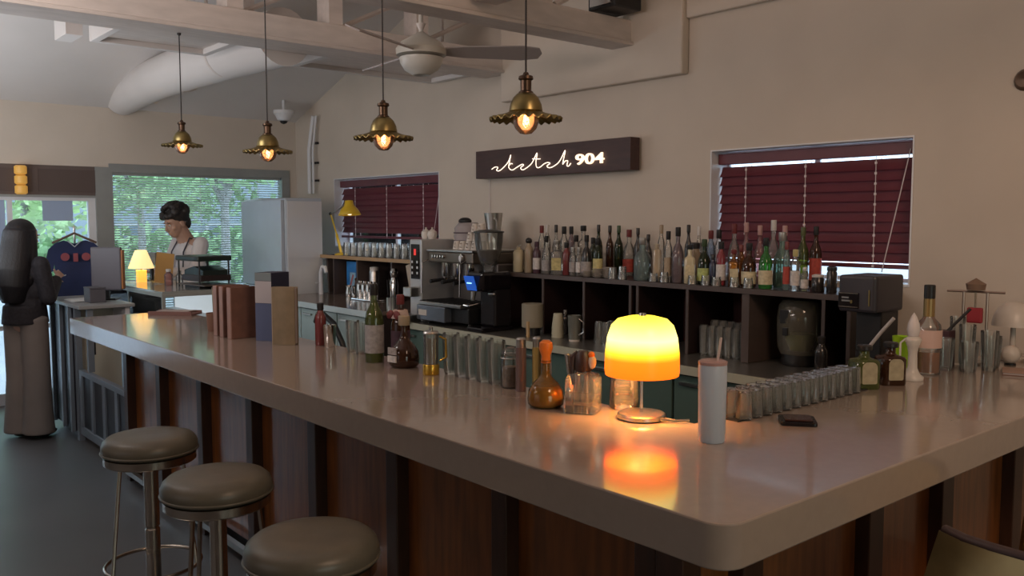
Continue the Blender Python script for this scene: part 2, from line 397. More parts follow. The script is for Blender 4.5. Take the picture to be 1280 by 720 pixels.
while z < 2.04:
    m.obox((0, 3.315, z), (1, 0, -.42), (0, 1, 0), (.42, 0, 1), .0118, .835, .0006); z += .0235
o = m.build('slats', mat('thin_white_slat', (.66, .76, .72), .5), t, smooth=False); o['kind'] = 'stuff'
B('head_rail', -.02, .02, 2.48, 4.15, 2.045, 2.069, M_aluframe, t)
for y in (2.7, 3.3, 3.9): MB().tube([(.014, y, .66), (.014, y, 2.05)], .0015, 5).build('ladder_cord', M_whitecord, t)
# amber cylinder lamp by the door header
t = thing('wall_lamp', 'amber ribbed cylinder lamp on the brown door header', 'lamp', (XL + .06, 1.70, 1.85))
for k in range(3): MB().lathe([(.035, .085 * k), (.05, .085 * k + .012), (.05, .085 * k + .07), (.035, .085 * k + .08)], 20).build('lamp_segment', mat('amber_lamp', (.55, .32, .07), .4, emit=(1, .50, .10), es=.30), t)
B('wall_bracket', -.056, -.03, -.02, .02, .05, .2, M_brown_metal, t)
# posters on the door glass
for (y0, y1, z0, z1, l) in ((1.88, 2.13, 1.62, 1.80, 'pale blue sheet hung at the top of the door glass'), (1.30, 1.585, 1.10, 1.80, 'tall blue grey film sheet at the left of the door')):
    tag(B('glass_sheet', XL - .04, XL - .036, y0, y1, z0, z1, mat('pale_blue_sheet', (.36, .45, .62), .5, emit=None), None), l, 'sheet')

# ================================================================== OUTSIDE
M_pave = mat('street_paving', (.34, .36, .38), .8, var=.06, scale=1.5)
struct(B('floor_1', -45, XL - .3, -25, 30, -.25, -.06, M_pave))
M_leaf = mat('leaf_green', (.26, .42, .20), .5, var=.45, scale=3, trans=0)
M_leafl = mat('leaf_light_green', (.44, .62, .30), .5, var=.35, scale=3)
M_bark = mat('bark_grey', (.26, .26, .25), .8, var=.3, scale=12, bump=.3)
def tree(x, y, h, r, lm, label, seed, lean=0.1):
    rnd = random.Random(seed); t = thing('street_tree', label, 'tree', (x, y, -.06), group='street trees outside the glass')
    m = MB(); m.tube([(0, 0, 0), (lean * .4, .05, h * .25), (lean, 0, h * .45)], [.10, .075, .06], 10)
    for k in range(7):
        a = k * 2.4; L = r * rnd.uniform(.7, 1)
        m.tube([(lean, 0, h * .42), (lean + .4 * L * math.cos(a), .4 * L * math.sin(a), h * .6), (lean + L * math.cos(a), L * math.sin(a), h * rnd.uniform(.7, .9))], [.06, .045, .02], 7)
    m.build('trunk', M_bark, t)
    vs = []; fs = []
    for c in range(46):
        a = rnd.uniform(0, 6.28); rr = r * math.sqrt(rnd.random()); cz = h * rnd.uniform(.39, 1.0)
        cc = Vector((lean + rr * math.cos(a), rr * math.sin(a), cz))
        for i in range(70):
            p = cc + Vector((rnd.gauss(0, .22), rnd.gauss(0, .22), rnd.gauss(0, .14)))
            u = Vector((rnd.uniform(-1, 1), rnd.uniform(-1, 1), rnd.uniform(-.5, .5))).normalized(); v = u.orthogonal().normalized(); s = rnd.uniform(.05, .10)
            k = len(vs); vs += [p - u * s, p + v * s * .5, p + u * s, p - v * s * .5]; fs.append((k, k + 1, k + 2, k + 3))
    MM = MB(); MM.v = [tuple(v) for v in vs]; MM.f = fs
    o = MM.build('foliage', lm, t, smooth=False); o['kind'] = 'stuff'
tree(-13.6, 2.7, 4.4, 1.1, M_leafl, 'light green street tree beyond the door glass, nearest the woman', 3)
tree(-13.4, 5.4, 4.6, 1.1, M_leaf, 'forked street tree behind the blind, to the right of the man', 5, .2)
tree(-17.5, 9.6, 5.5, 1.6, M_leaf, 'broad street tree furthest right behind the blind', 8)
tree(-18.0, 5.6, 5.0, 1.6, M_leaf, 'distant green street tree seen between door frame and window', 11)
tree(-18.5, 1.8, 5.2, 1.6, M_leaf, 'distant green street tree at the left edge of the door', 13)
t = thing('street_building', 'pale low building across the street behind the trees', 'building', (-27, 4, -.06))
B('wall', -3, 0, -22, 24, 0, 5.6, mat('far_building_wall', (.22, .27, .30), .8, var=.08, scale=.5), t); B('roof_edge', -3.1, .15, -22, 24, 5.6, 5.9, mat('far_roof', (.25, .30, .33), .8), t)
for k in range(9):
    f = B('window', 0.0, .05, -14 + 3.4 * k, -12 + 3.4 * k, .7, 1.6, M_aluframe, t); B('pane', .05, .06, -13.9 + 3.4 * k, -12.1 + 3.4 * k, .78, 1.52, mat('far_pane', (.12, .16, .2), .1), f)
t = thing('hedge', 'clipped green hedge along the far side of the street', 'hedge', (-23, 4, -.06))
rnd = random.Random(4); vs = []; fs = []
for i in range(4500):
    p = Vector((rnd.uniform(-.5, .5), rnd.uniform(-14, 14), rnd.uniform(0, 1.35 + .15 * math.sin(i)))); u = Vector((rnd.uniform(-1, 1), rnd.uniform(-1, 1), rnd.uniform(-1, 1))).normalized(); v = u.orthogonal().normalized(); s = rnd.uniform(.12, .24)
    k = len(vs); vs += [p - u * s, p + v * s * .6, p + u * s, p - v * s * .6]; fs.append((k, k + 1, k + 2, k + 3))
MM = MB(); MM.v = [tuple(v) for v in vs]; MM.f = fs; o = MM.build('leaves', M_leaf, t, smooth=False); o['kind'] = 'stuff'

# ================================================================== BAR
def round_poly(pts, rad, seg=6):
    out = []; n = len(pts)
    for i, (p, r) in enumerate(zip(pts, rad)):
        if r == 0: out.append(p); continue
        a = Vector(pts[i - 1]); b_ = Vector(p); c_ = Vector(pts[(i + 1) % n])
        u = (a - b_).normalized() * r; v = (c_ - b_).normalized() * r; ctr = b_ + u + v
        for k in range(seg + 1):
            t_ = k / seg * PI / 2; q = ctr - u * math.sin(t_) - v * math.cos(t_)   # from b+u to b+v
            q = ctr - v * math.cos(PI / 2 - t_ ) * 1.0 - u * math.sin(PI / 2 - t_) if False else ctr - v * math.cos(t_) - u * math.sin(t_)
            out.append((q.x, q.y))
    return out
ys, xe = 1.40, -1.0
poly = [(-5.88, ys), (xe, ys), (xe, YB - .005), (-1.60, YB - .005), (-1.60, 2.07), (-5.88, 2.07)]
rp = [(-5.88, ys)] + [(xe - .06 + .06 * math.sin(a), ys + .06 - .06 * math.cos(a)) for a in [PI / 2 * i / 8 for i in range(9)]] + poly[2:]
top = MB().prism(rp, .923, 1.02)  .build('stone_worktop', M_slab, bevel=0.004)
tag(top, 'long L-shaped pale polished bar top with rounded corner', 'counter')
bf = thing('panelled_counter', 'brown wood panelled bar base with dark upright posts', 'counter base', (0, 0, 0))
posts = [-5.64, -5.045, -4.42, -3.81, -3.20, -2.60, -2.0, -1.42]
yp = 1.70
for i, x in enumerate(posts): B('post', x - .035, x + .035, yp - .055, yp + .02, 0.0, .922, M_woodshade, bf, 0.004)
for a, b_ in zip(posts, posts[1:]): B('panel', a + .036, b_ - .036, yp - .004, yp + .016, .08, .922, M_wood, bf)
B('corner_post', -1.385, -1.30, yp - .055, yp + .02, 0, .922, M_woodshade, bf, 0.004)
posts2 = [1.90, 2.55, 3.05, 3.68, 4.26]
ya = yp + .022
for y in posts2:
    B('panel', -1.336, -1.316, ya, y - .046, .08, .922, M_wood, bf); B('post', -1.34, -1.27, y - .045, y + .045, 0, .922, M_woodshade, bf, 0.004); ya = y + .046
B('plinth', -5.64, -1.34, yp + .04, yp + .06, 0, .10, M_black, bf)
B('kick_rail', -5.60, -1.345, yp - .085, yp - .057, .06, .09, M_steeldull, bf)
B('end_panel', -5.70, -5.676, yp + .02, 2.03, .02, .922, M_wood, bf); B('inner_shelf', -5.60, -1.66, 1.76, 2.0, .55, .57, M_cubby, bf)
B('back_board', -5.60, -1.66, 2.0, 2.02, .02, .922, M_cubby, bf)
# gate between the two counters
g = thing('swing_gate', 'low slatted gate filling the gap beyond the far end of the bar', 'gate', (0, 0, 0))
B('top_rail', -6.86, -5.71, yp - .02, yp + .02, .50, .54, M_gateframe, g, .004); B('bottom_rail', -6.86, -5.71, yp - .02, yp + .02, .06, .12, M_gateframe, g, .004)
for k in range(4):
    x = -6.86 + k * .283; B('upright', x, x + .06, yp - .018, yp + .018, .12, .50, M_gateframe, g)
    B('gate_panel', x + .06, x + .283, yp - .006, yp + .006, .12, .50, M_darkgate, g)
B('upright', -5.728, -5.71, yp - .018, yp + .018, .12, .50, M_gateframe, g); B('upright', -6.955, -6.90, yp - .02, yp + .02, .0, .993, M_gateframe, g); B('hinge', -6.899, -6.862, yp - .01, yp + .01, .40, .46, M_steel, g)
# second counter
c2 = thing('service_counter', 'dark service counter with thin pale top beside the standing woman', 'counter', (0, 0, 0))
B('counter_top', -7.62, -6.63, 1.64, 2.02, .995, 1.02, mat('thin_counter_top', (.30, .30, .30), .3), c2, .004)
B('counter_body', -7.58, -6.99, 1.68, 2.0, .06, .995, M_darkgate, c2)
B('end_panel', -6.989, -6.965, 1.70, 2.01, .06, .994, mat('cream_end_panel', (.60, .58, .48), .4), c2)
B('handle_slot', -6.9645, -6.962, 1.80, 1.83, .62, .80, M_black, c2)
B('end_panel', -6.96, -6.66, 1.96, 1.99, .70, .994, M_white, c2)
for x in (-7.56, -7.28, -7.03): B('upright', x, x + .035, 1.655, 1.679, .05, .995, M_gateframe, c2)
B('upright', -6.70, -6.66, 1.70, 1.74, .54, .994, M_gateframe, c2); B('plinth', -7.55, -6.99, 1.72, 1.99, 0, .06, M_black, c2)

# display case
dc = thing('display_case', 'glass topped showcase with bright white shelves behind the bar end', 'display case', (0, 0, 0))
x0, x1, y0, y1 = -7.78, -6.40, 2.14, 2.72
M_cg = glassm('showcase_glass', (.96, .98, .98), .03, .05, .25)
M_case = mat('case_frame', (.40, .42, .40), .35, .3); M_lit = mat('case_glow_panel', (.70, .72, .72), .4, emit=(.9, .95, 1), es=.55)  # glow put into the back panel for the light inside the case
B('case_base', x0, x1, y0, y1, .0, .62, M_white, dc)
B('back_panel', x0 + .02, x1 - .02, y1 - .02, y1, .62, 1.08, M_lit, dc); B('glass_top', x0, x1, y0, y1, 1.095, 1.11, mat('case_top', (.33, .35, .33), .12, coat=.3), dc)
B('shelf', x0 + .02, x1 - .02, y0 + .1, y1 - .03, .86, .87, M_white, dc)
B('glass_pane', x0 + .02, x1 - .02, y0 + .004, y0 + .009, .62, 1.09, M_cg, dc); B('glass_pane', x1 - .009, x1 - .004, y0 + .02, y1 - .02, .62, 1.09, M_cg, dc)
for (x, y) in ((x0, y0), (x1 - .022, y0), (x0, y1 - .022), (x1 - .022, y1 - .022), (-7.2, y0)): B('case_post', x, x + .022, y, y + .022, .62, 1.095, M_case, dc)
B('case_rail', x0, x1, y0 - .003, y0 + .02, 1.07, 1.095, M_case, dc); B('case_rail', x1 - .02, x1 + .003, y0, y1, 1.07, 1.095, M_case, dc)
for k, x in enumerate((-7.6, -7.45, -6.95, -6.75)):
    o = MB().lathe([(.0, 0), (.05, 0), (.055, .03), (.045, .06), (0, .065)], 14).build('pastry_tin', mat('tin%d' % (k % 2), [(.55, .52, .5), (.30, .25, .25)][k % 2], .5), None, loc=(x, 2.36, .87))
    tag(o, 'small round tin on the showcase shelf, %s from the left' % ['first', 'second', 'third', 'fourth'][k], 'tin', 'tins in the showcase')

# ---- back worktops
def cabinets(name, x0, x1, yf, z, n, doorm, label, edgem, topm, last_pad=0):
    t = thing(name, label, 'worktop', (0, 0, 0))
    B('worktop', x0, x1, yf, YB - .01, z - .03, z, topm, t, .003)
    B('worktop_edge', x0, x1, yf - .012, yf - .001, z - .045, z, edgem, t)
    B('carcass', x0 + .01, x1 - .01, yf + .06, YB - .02, .08, z - .031, M_cubby, t); B('plinth', x0 + .02, x1 - .02, yf + .1, YB - .03, 0, .08, M_black, t)
    wd = (x1 - x0) / n
    for k in range(n):
        d_ = B('cabinet_door', x0 + k * wd + .008, x0 + (k + 1) * wd - .008, yf + .035, yf + .058, .10, z - .06, doorm, t, .003)
        B('handle', x0 + k * wd + .05, x0 + k * wd + .20, yf + .018, yf + .034, z - .11, z - .095, M_steel, d_)
    return t
M_mint = mat('mint_door', (.38, .48, .47), .3, var=.03); M_edge = mat('pale_edge', (.46, .46, .36), .35); M_edgeb = mat('aqua_edge', (.50, .60, .62), .3)
cabinets('back_worktop', -5.50, -1.62, 3.55, .88, 6, mat('green_glass_door', (.10, .16, .14), .15, coat=.5), 'grey back worktop with pale edge under the bottle shelf', M_edge, M_steeldull)
cabinets('back_worktop', -7.36, -5.515, 3.36, .95, 3, M_mint, 'brown topped back worktop with mint doors under the far window', M_edgeb, mat('brown_worktop', (.16, .12, .10), .15, var=.1))

# ---- bottle shelf with cubbies
sh = thing('bottle_shelf', 'long dark cubby shelf carrying the bottles along the back wall', 'shelf', (0, 0, 0))
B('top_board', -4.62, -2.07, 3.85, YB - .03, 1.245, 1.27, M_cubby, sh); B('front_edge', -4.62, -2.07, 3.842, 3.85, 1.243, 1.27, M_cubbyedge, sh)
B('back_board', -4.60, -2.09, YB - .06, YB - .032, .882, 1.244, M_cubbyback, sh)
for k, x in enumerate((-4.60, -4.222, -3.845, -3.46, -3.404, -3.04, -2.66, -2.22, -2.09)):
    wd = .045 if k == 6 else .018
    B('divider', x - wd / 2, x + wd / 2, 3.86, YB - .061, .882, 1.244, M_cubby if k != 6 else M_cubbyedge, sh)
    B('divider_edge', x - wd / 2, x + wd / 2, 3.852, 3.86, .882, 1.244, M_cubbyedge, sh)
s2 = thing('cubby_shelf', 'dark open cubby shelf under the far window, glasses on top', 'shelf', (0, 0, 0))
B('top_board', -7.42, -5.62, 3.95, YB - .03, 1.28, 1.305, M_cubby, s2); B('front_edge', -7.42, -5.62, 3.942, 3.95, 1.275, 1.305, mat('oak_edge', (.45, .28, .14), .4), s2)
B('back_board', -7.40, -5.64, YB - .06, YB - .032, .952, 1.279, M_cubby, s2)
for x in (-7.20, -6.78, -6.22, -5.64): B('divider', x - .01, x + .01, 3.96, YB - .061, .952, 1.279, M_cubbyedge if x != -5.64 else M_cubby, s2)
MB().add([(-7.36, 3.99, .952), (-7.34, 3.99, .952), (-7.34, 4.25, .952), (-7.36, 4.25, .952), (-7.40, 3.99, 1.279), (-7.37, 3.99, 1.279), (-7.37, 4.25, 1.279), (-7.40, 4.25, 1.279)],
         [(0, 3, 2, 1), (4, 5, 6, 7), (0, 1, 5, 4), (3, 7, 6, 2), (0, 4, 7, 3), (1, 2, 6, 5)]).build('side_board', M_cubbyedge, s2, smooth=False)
# fridge
fr = thing('tall_fridge', 'tall glossy white fridge in the far corner', 'fridge', (0, 0, 0))
B('cabinet', -8.32, -7.44, 3.60, 3.98, .06, 1.83, M_fridge, fr, .012); B('door', -8.31, -7.445, 3.565, 3.598, .10, 1.0, M_fridge, fr, .004); B('door', -8.31, -7.445, 3.565, 3.598, 1.008, 1.81, M_fridge, fr, .004)
B('side_trim', -7.44, -7.425, 3.62, 3.97, .10, 1.80, mat('fridge_side', (.66, .66, .68), .1, coat=.6), fr); B('plinth', -8.28, -7.48, 3.62, 3.96, 0, .06, M_black, fr)
# conduit ladder in the corner
t = thing('corner_conduit', 'slim pale pipe run with clamps rising in the far corner', 'pipe', (-8.25, YB - .05, 1.9))
MB().tube([(0, 0, 0), (.0, 0, .45), (.10, 0, .78)], .022, 10).build('pipe', M_white, t); MB().tube([(.08, 0, 0), (.08, 0, .45), (.16, 0, .78)], .012, 8).build('pipe', M_white, t)
for z in (.12, .3, .5): B('clamp', -.035, .12, .018, .045, z, z + .02, M_black, t)
t = thing('dome_camera', 'small white dome camera under the ceiling in the far corner', 'camera', (-8.2, 3.98, 2.60))
MB().lathe([(.0, .115), (.10, .115), (.10, .085), (.085, .07), (.06, .02), (.0, .0)], 20).build('camera_shell', M_white, t); MB().lathe([(0, -.02), (.03, -.008), (.04, .012), (.0, .014)], 14).build('lens_dome', M_black, t)
MB().lathe([(.014, .11), (.014, .26)], 8).build('ceiling_stem', M_white, t)
t = thing('smoke_detector', 'small brown round detector at the right end of the back wall', 'detector', (-1.54, YB - .001, 2.25))
MB().lathe([(.0, .03), (.035, .025), (.05, 0)], 16).xf(Matrix.Rotation(PI / 2, 4, 'X')).build('detector_body', M_brown_metal, t)

# ---- illuminated sign
sg = thing('wall_sign', 'dark wooden sign with glowing handwriting and 904', 'sign', (0, 0, 0))
B('sign_board', -5.40, -3.80, 4.22, 4.31, 1.945, 2.155, mat('sign_walnut', (.055, .025, .022), .5, var=.2, scale=6, stretch=(1, 6, 6)), sg, .003)
B('sign_backing', -5.3, -3.9, 4.311, 4.329, 1.98, 2.12, M_black, sg)
SC = [(-5.187, 2.009), (-5.148, 2.024), (-5.114, 2.02), (-5.129, 1.999), (-5.093, 1.995), (-5.032, 2.026), (-4.987, 2.062), (-4.964, 2.104), (-4.976, 2.062), (-4.987, 2.014), (-4.949, 1.993), (-4.897, 2.01), (-4.86, 2.023), (-4.834, 2.03), (-4.821, 2.022), (-4.852, 2.006), (-4.837, 1.99), (-4.802, 1.996), (-4.731, 2.032), (-4.675, 2.102), (-4.686, 2.042), (-4.678, 2.002), (-4.644, 2.0), (-4.598, 2.022), (-4.561, 2.029), (-4.539, 2.021), (-4.569, 2.006), (-4.55, 1.992), (-4.507, 1.998), (-4.443, 2.03), (-4.386, 2.103), (-4.401, 2.046), (-4.409, 2.01), (-4.386, 2.029), (-4.36, 2.03), (-4.368, 2.0), (-4.352, 1.994), (-4.329, 2.012)]
M_neon = mat('neon_white', (1, .9, .8), .4, emit=(1, .80, .62), es=1.7)
def smooth_path(P, n=4):
    out = []
    for i in range(len(P) - 1):
        p0 = Vector(P[max(i - 1, 0)]); p1 = Vector(P[i]); p2 = Vector(P[i + 1]); p3 = Vector(P[min(i + 2, len(P) - 1)])
        for k in range(n):
            u = k / n
            out.append(.5 * ((2 * p1) + (p2 - p0) * u + (2 * p0 - 5 * p1 + 4 * p2 - p3) * u * u + (3 * p1 - p0 - 3 * p2 + p3) * u ** 3))
    out.append(Vector(P[-1])); return out
m = MB()
m.tube([(p.x, 4.207, p.y) for p in smooth_path(SC)], .0032, 6); m.tube([(-4.724, 4.207, 2.063), (-4.64, 4.207, 2.058)], .0032, 6); m.tube([(-4.985, 4.207, 2.028), (-4.962, 4.207, 2.043), (-4.945, 4.207, 2.038)], .0032, 6)
m.build('script_lettering', M_neon, sg)
cu = bpy.data.curves.new('numerals', 'FONT'); cu.body = '904'; cu.size = .100; cu.extrude = .006; cu.offset = .0008; cu.space_character = 1.0
tmp = bpy.data.objects.new('numerals_source', cu); COL.objects.link(tmp); bpy.context.view_layer.update()
me = bpy.data.meshes.new_from_object(tmp); bpy.data.objects.remove(tmp); me.materials.clear(); me.materials.append(mat('neon_digits', (1, .9, .8), .4, emit=(1, .72, .48), es=1.6))
xs = [v.co.x for v in me.vertices]; wx = max(xs) - min(xs)
for v in me.vertices: v.co.x = (v.co.x - min(xs)) * (.265 / wx)
o = bpy.data.objects.new('numerals', me); COL.objects.link(o); o.parent = sg; o.rotation_euler = (PI / 2, 0, 0); o.location = (-4.285, 4.210, 2.0)
MB().tube([(-5.35, 4.318, 1.94), (-5.35, 4.318, 1.3)], .003, 5).build('power_cord', M_whitecord, sg)

# ================================================================== PENDANTS
M_bulb = glassm('glow_tinted_bulb_glass', (1.0, .86, .72), .22, .05, .6, (1, .62, .45))  # pinkish haze colour stands in for the glow of the lit bulb
M_fil = mat('glowing_filament', (1, .6, .3), .5, emit=(1, .46, .16), es=9.0)
M_inner = mat('warm_brass_inner', (.50, .33, .10), .30, .9)
def pendant(label, loc, topz, dia):
    s = dia / .25
    t = thing('pendant_lamp', label, 'pendant lamp', loc, 0, 'pendant lamps over the bar')
    # rippled skirt: lobed ring flaring outwards, z=0 at lower bulb rim
    prof = [(.046, .052), (.050, .050), (.070, .040), (.095, .030), (.122, .024), (.125, .022), (.125, .019), (.121, .020), (.095, .026), (.070, .036), (.048, .047)]
    n = 144; vs = []; fs = []
    for r, z in prof:
        for i in range(n):
            a = 2 * PI * i / n; k = max(0, (r - .05)) / .075
            rr = r * (1 + .012 * k * math.cos(24 * a)); zz = z + .0055 * k * math.cos(24 * a)
            vs.append((rr * s * math.cos(a), rr * s * math.sin(a), zz * s))
    for j in range(len(prof)):
        for i in range(n):
            i2 = (i + 1) % n; j2 = (j + 1) % len(prof); fs.append((j * n + i, j * n + i2, j2 * n + i2, j2 * n + i))
    MB().add(vs, fs).build('shade_skirt', M_brass, t, ang=80)
    sh_ = MB().lathe([(r * s, z * s) for r, z in [(.020, .112), (.030, .108), (.044, .094), (.054, .072), (.058, .050), (.055, .048), (.050, .070), (.040, .089), (.022, .104)]], 32).build('shade_dome', M_brass, t, ang=60)
    MB().lathe([(r * s, z * s) for r, z in [(.0, .180), (.008, .180), (.011, .172), (.024, .167), (.026, .157), (.019, .152), (.019, .118), (.025, .114), (.026, .108), (.0, .106)]], 20).build('lamp_socket', M_brown_metal, t)
    MB().lathe([(r * s, z * s) for r, z in [(0, -.030), (.020, -.027), (.037, -.010), (.045, .014), (.042, .042), (.028, .066), (.016, .085), (.014, .11)]], 24).build('bulb', M_bulb, t, ang=80)
    MB().tube([(0.006 * s * math.cos(q * 2.2), 0.006 * s * math.sin(q * 2.2), (.005 + .0045 * q) * s) for q in range(13)], .0032 * s, 6).build('filament', M_fil, t)
    MB().tube([(0, 0, .178 * s), (0, 0, topz - loc[2])], .0035, 6).build('cord', M_cord, t)
    MB().lathe([(0.0, topz - loc[2] - .012), (.010, topz - loc[2] - .012), (.012, topz - loc[2])], 12).build('ceiling_rose', M_cord, t)
    d = bpy.data.lights.new('pendant_bulb', 'POINT'); d.energy = 1.3; d.color = (1, .55, .25); d.shadow_soft_size = .012
    o = bpy.data.objects.new('pendant_bulb_light', d); COL.objects.link(o); o.location = (0, 0, .03 * s); o.parent = t
pendant('ribbed brass pendant lamp farthest away, hung from the beam by the window', (-5.27, 1.905, 2.045), 2.722, .235)
pendant('ribbed brass pendant lamp, second from the left, near the dome camera', (-4.31, 2.0, 1.955), ceil_z(-4.31), .25)
pendant('ribbed brass pendant lamp, third from the left, below the ceiling fan', (-3.19, 2.0, 1.945), ceil_z(-3.19), .25)
pendant('largest ribbed brass pendant lamp, hanging above the left of the glowing sign', (-2.28, 2.0, 1.945), ceil_z(-2.28), .25)

# ================================================================== STOOLS
def stool(label, loc, rz):
    t = thing('bar_stool', label, 'bar stool', loc, rz, 'bar stools along the counter')
    R = .178
    MB().lathe([(0, .708), (R - .02, .708), (R - .005, .713), (R, .726), (R + .001, .744), (R - .006, .762), (R - .022, .776), (R - .05, .783), (.06, .782), (0, .781)], 48).build('seat', M_leather, t, ang=80)
    MB().tube([(R * math.cos(a), R * math.sin(a), .722) for a in [2 * PI * i / 48 for i in range(48)]], .005, 6, True).build('seat_piping', M_leather, t, ang=80)
    MB().lathe([(0, .675), (R - .012, .675), (R - .006, .68), (R - .006, .707), (0, .707)], 48).build('seat_ring', M_stoolmetal, t)
    MB().lathe([(.028, .02), (.028, .40), (.024, .405), (.024, .41), (.028, .415), (.028, .674)], 24).build('pedestal', M_stoolmetal, t)
    MB().lathe([(0, 0), (.20, 0), (.205, .008), (.19, .014), (.06, .03), (.03, .045), (0, .045)], 40).build('base_plate', M_stoolmetal, t)
    MB().tube([(.178 * math.cos(a), .178 * math.sin(a), .26) for a in [2 * PI * i / 48 for i in range(48)]], .008, 8, True).build('foot_ring', M_stoolmetal, t, ang=80)
    for k in range(3):
        a = k * 2 * PI / 3 + .3
        MB().tube([(.13 * math.cos(a), .13 * math.sin(a), .68), (.150 * math.cos(a), .150 * math.sin(a), .5), (.175 * math.cos(a), .175 * math.sin(a), .26)], .008, 8).build('leg', M_stoolmetal, t)
    return t
st = stool('round olive leather bar stool farthest from the camera', (-3.512, 1.109, 0), 2.6)
dup(st, (-2.815, 1.101, 0), 'round olive leather bar stool, middle one of the three', 2.9)
dup(st, (-2.094, 1.074, 0), 'round olive leather bar stool nearest the camera, cut off below', 3.4)
# tub chair at the right
t = thing('tub_stool', 'gold metallic tub chair cut off at the bottom right corner', 'chair', (-.615, 2.345, 0))
M_gold = mat('bronze_gold_shell', (.50, .40, .20), .30, .85, var=.25, scale=5); M_goldcush = mat('mustard_leather', (.52, .33, .06), .38, var=.1)
m = MB(); vs = []; fs = []; N = 28
ring = []
for i in range(N + 1):
    a = math.radians(-133 + 266 * i / N); ring.append(a)
for layer, (ro, zz) in enumerate([(.345, .46), (.375, .62), (.352, .78), (.325, .895), (.310, .895), (.335, .78), (.355, .62), (.325, .46)]):
    for a in ring: 
        k = (abs(math.cos(a)) ** 4 + abs(math.sin(a)) ** 4) ** -.25
        vs.append((ro * k * math.cos(a), ro * k * math.sin(a), zz))
L = 8; q = N + 1
lin = MB(); lin.add([(v[0] * .965, v[1] * .965, v[2] - .006) for v in vs[4 * q:]], [(j * q + i, j * q + i + 1, (j + 1) * q + i + 1, (j + 1) * q + i) for j in range(3) for i in range(N)]).build('inner_lining', M_goldcush, t, ang=60)
for j in range(L):
    for i in range(N): fs.append((j * q + i, j * q + i + 1, ((j + 1) % L) * q + i + 1, ((j + 1) % L) * q + i))
fs.append(tuple(j * q for j in range(L))); fs.append(tuple(j * q + N for j in reversed(range(L))))
m.add(vs, fs).build('shell', M_gold, t, ang=50)
m = MB(); m.tube([((.3125 * (abs(math.cos(a)) ** 4 + abs(math.sin(a)) ** 4) ** -.25) * math.cos(a), (.3125 * (abs(math.cos(a)) ** 4 + abs(math.sin(a)) ** 4) ** -.25) * math.sin(a), .895) for a in ring], .014, 8).build('rim', mat('dark_rim', (.05, .03, .03), .35), t, ang=80)
MB().lathe([(0, .46), (.27, .46), (.29, .50), (.29, .60), (.26, .64), (0, .65)], 40).build('seat_cushion', M_goldcush, t, ang=70)
MB().lathe([(.022, .02), (.022, .46)], 16).build('pedestal', M_stoolmetal, t); MB().lathe([(0, 0), (.2, 0), (.2, .012), (.03, .03), (0, .03)], 32).build('base_plate', M_stoolmetal, t)

# ================================================================== BAR TOP OBJECTS
Z = 1.0205
# orange table lamp
t = thing('table_lamp', 'glowing yellow orange dome table lamp on the bar top', 'lamp', (-1.745, 2.00, Z))
MB().lathe([(0, 0), (.070, 0), (.074, .004), (.074, .014), (.070, .018), (.01, .020), (0, .02)], 40).build('base', M_steel, t)
MB().lathe([(.005, .018), (.005, .26)], 12).build('stem', M_chrome, t)
m_sh = bpy.data.materials.new('opal_orange_shade'); m_sh.use_nodes = True; nt = m_sh.node_tree; bs = nt.nodes['Principled BSDF']
tc = nt.nodes.new('ShaderNodeTexCoord'); sp = nt.nodes.new('ShaderNodeSeparateXYZ'); cr = nt.nodes.new('ShaderNodeValToRGB')
mr = nt.nodes.new('ShaderNodeMapRange'); mr.inputs['From Min'].default_value = .135; mr.inputs['From Max'].default_value = .315
nt.links.new(tc.outputs['Object'], sp.inputs[0]); nt.links.new(sp.outputs['Z'], mr.inputs['Value']); nt.links.new(mr.outputs[0], cr.inputs[0])
e = cr.color_ramp.elements; e[0].position = 0; e[0].color = (.75, .12, .004, 1); e[1].position = 1; e[1].color = (1, .72, .03, 1)
for p_, c_ in ((.28, (.80, .16, .006, 1)), (.40, (.95, .50, .02, 1)), (.62, (1, .86, .30, 1)), (.82, (1, .84, .14, 1))):
    el = e.new(p_); el.color = c_
nt.links.new(cr.outputs[0], bs.inputs['Base Color']); nt.links.new(cr.outputs[0], bs.inputs['Emission Color']); bs.inputs['Emission Strength'].default_value = 2.1
bs.inputs['Roughness'].default_value = .3
MB().lathe([(.111, .135), (.113, .150), (.112, .200), (.106, .250), (.094, .285), (.075, .304), (.040, .313), (0, .315), (0, .309), (.038, .307), (.071, .298), (.089, .281), (.101, .248), (.107, .200), (.108, .150)], 48).build('lamp_shade', m_sh, t, ang=70)
MB().ell((0, 0, .262), .02, .02, .026).build('bulb', mat('bulb_lit', (1, .8, .4), .5, emit=(1, .6, .2), es=12), t)
MB().lathe([(0, .314), (.012, .314), (.010, .322), (0, .323)], 12).build('finial', M_steel, t)
d = bpy.data.lights.new('table_lamp_bulb', 'POINT'); d.energy = 6.5; d.color = (1, .55, .22); d.shadow_soft_size = .03
o = bpy.data.objects.new('table_lamp_light', d); COL.objects.link(o); o.location = (0.012, 0, .20); o.parent = t
MB().tube([(.07, .0, .006), (.11, .03, .006), (.14, .055, .01)], .004, 6).build('lamp_cable', M_steel, t)
# tumbler
t = thing('travel_tumbler', 'tall pale blue tumbler with straw standing before the orange lamp', 'tumbler', (-1.436, 1.935, Z))
MB().lathe([(0, 0), (.033, 0), (.036, .005), (.0385, .205), (.0375, .212), (0, .212)], 32).build('cup_body', mat('pale_blue_enamel', (.44, .50, .58), .35), t)
MB().lathe([(0, .212), (.0385, .212), (.039, .220), (.030, .224), (0, .221)], 32).build('lid', mat('pinkish_lid', (.40, .25, .23), .3), t)
MB().tube([(.01, .006, .215), (.018, .010, .285)], .0035, 8).build('straw', mat('straw_pink', (.55, .42, .40), .4), t)
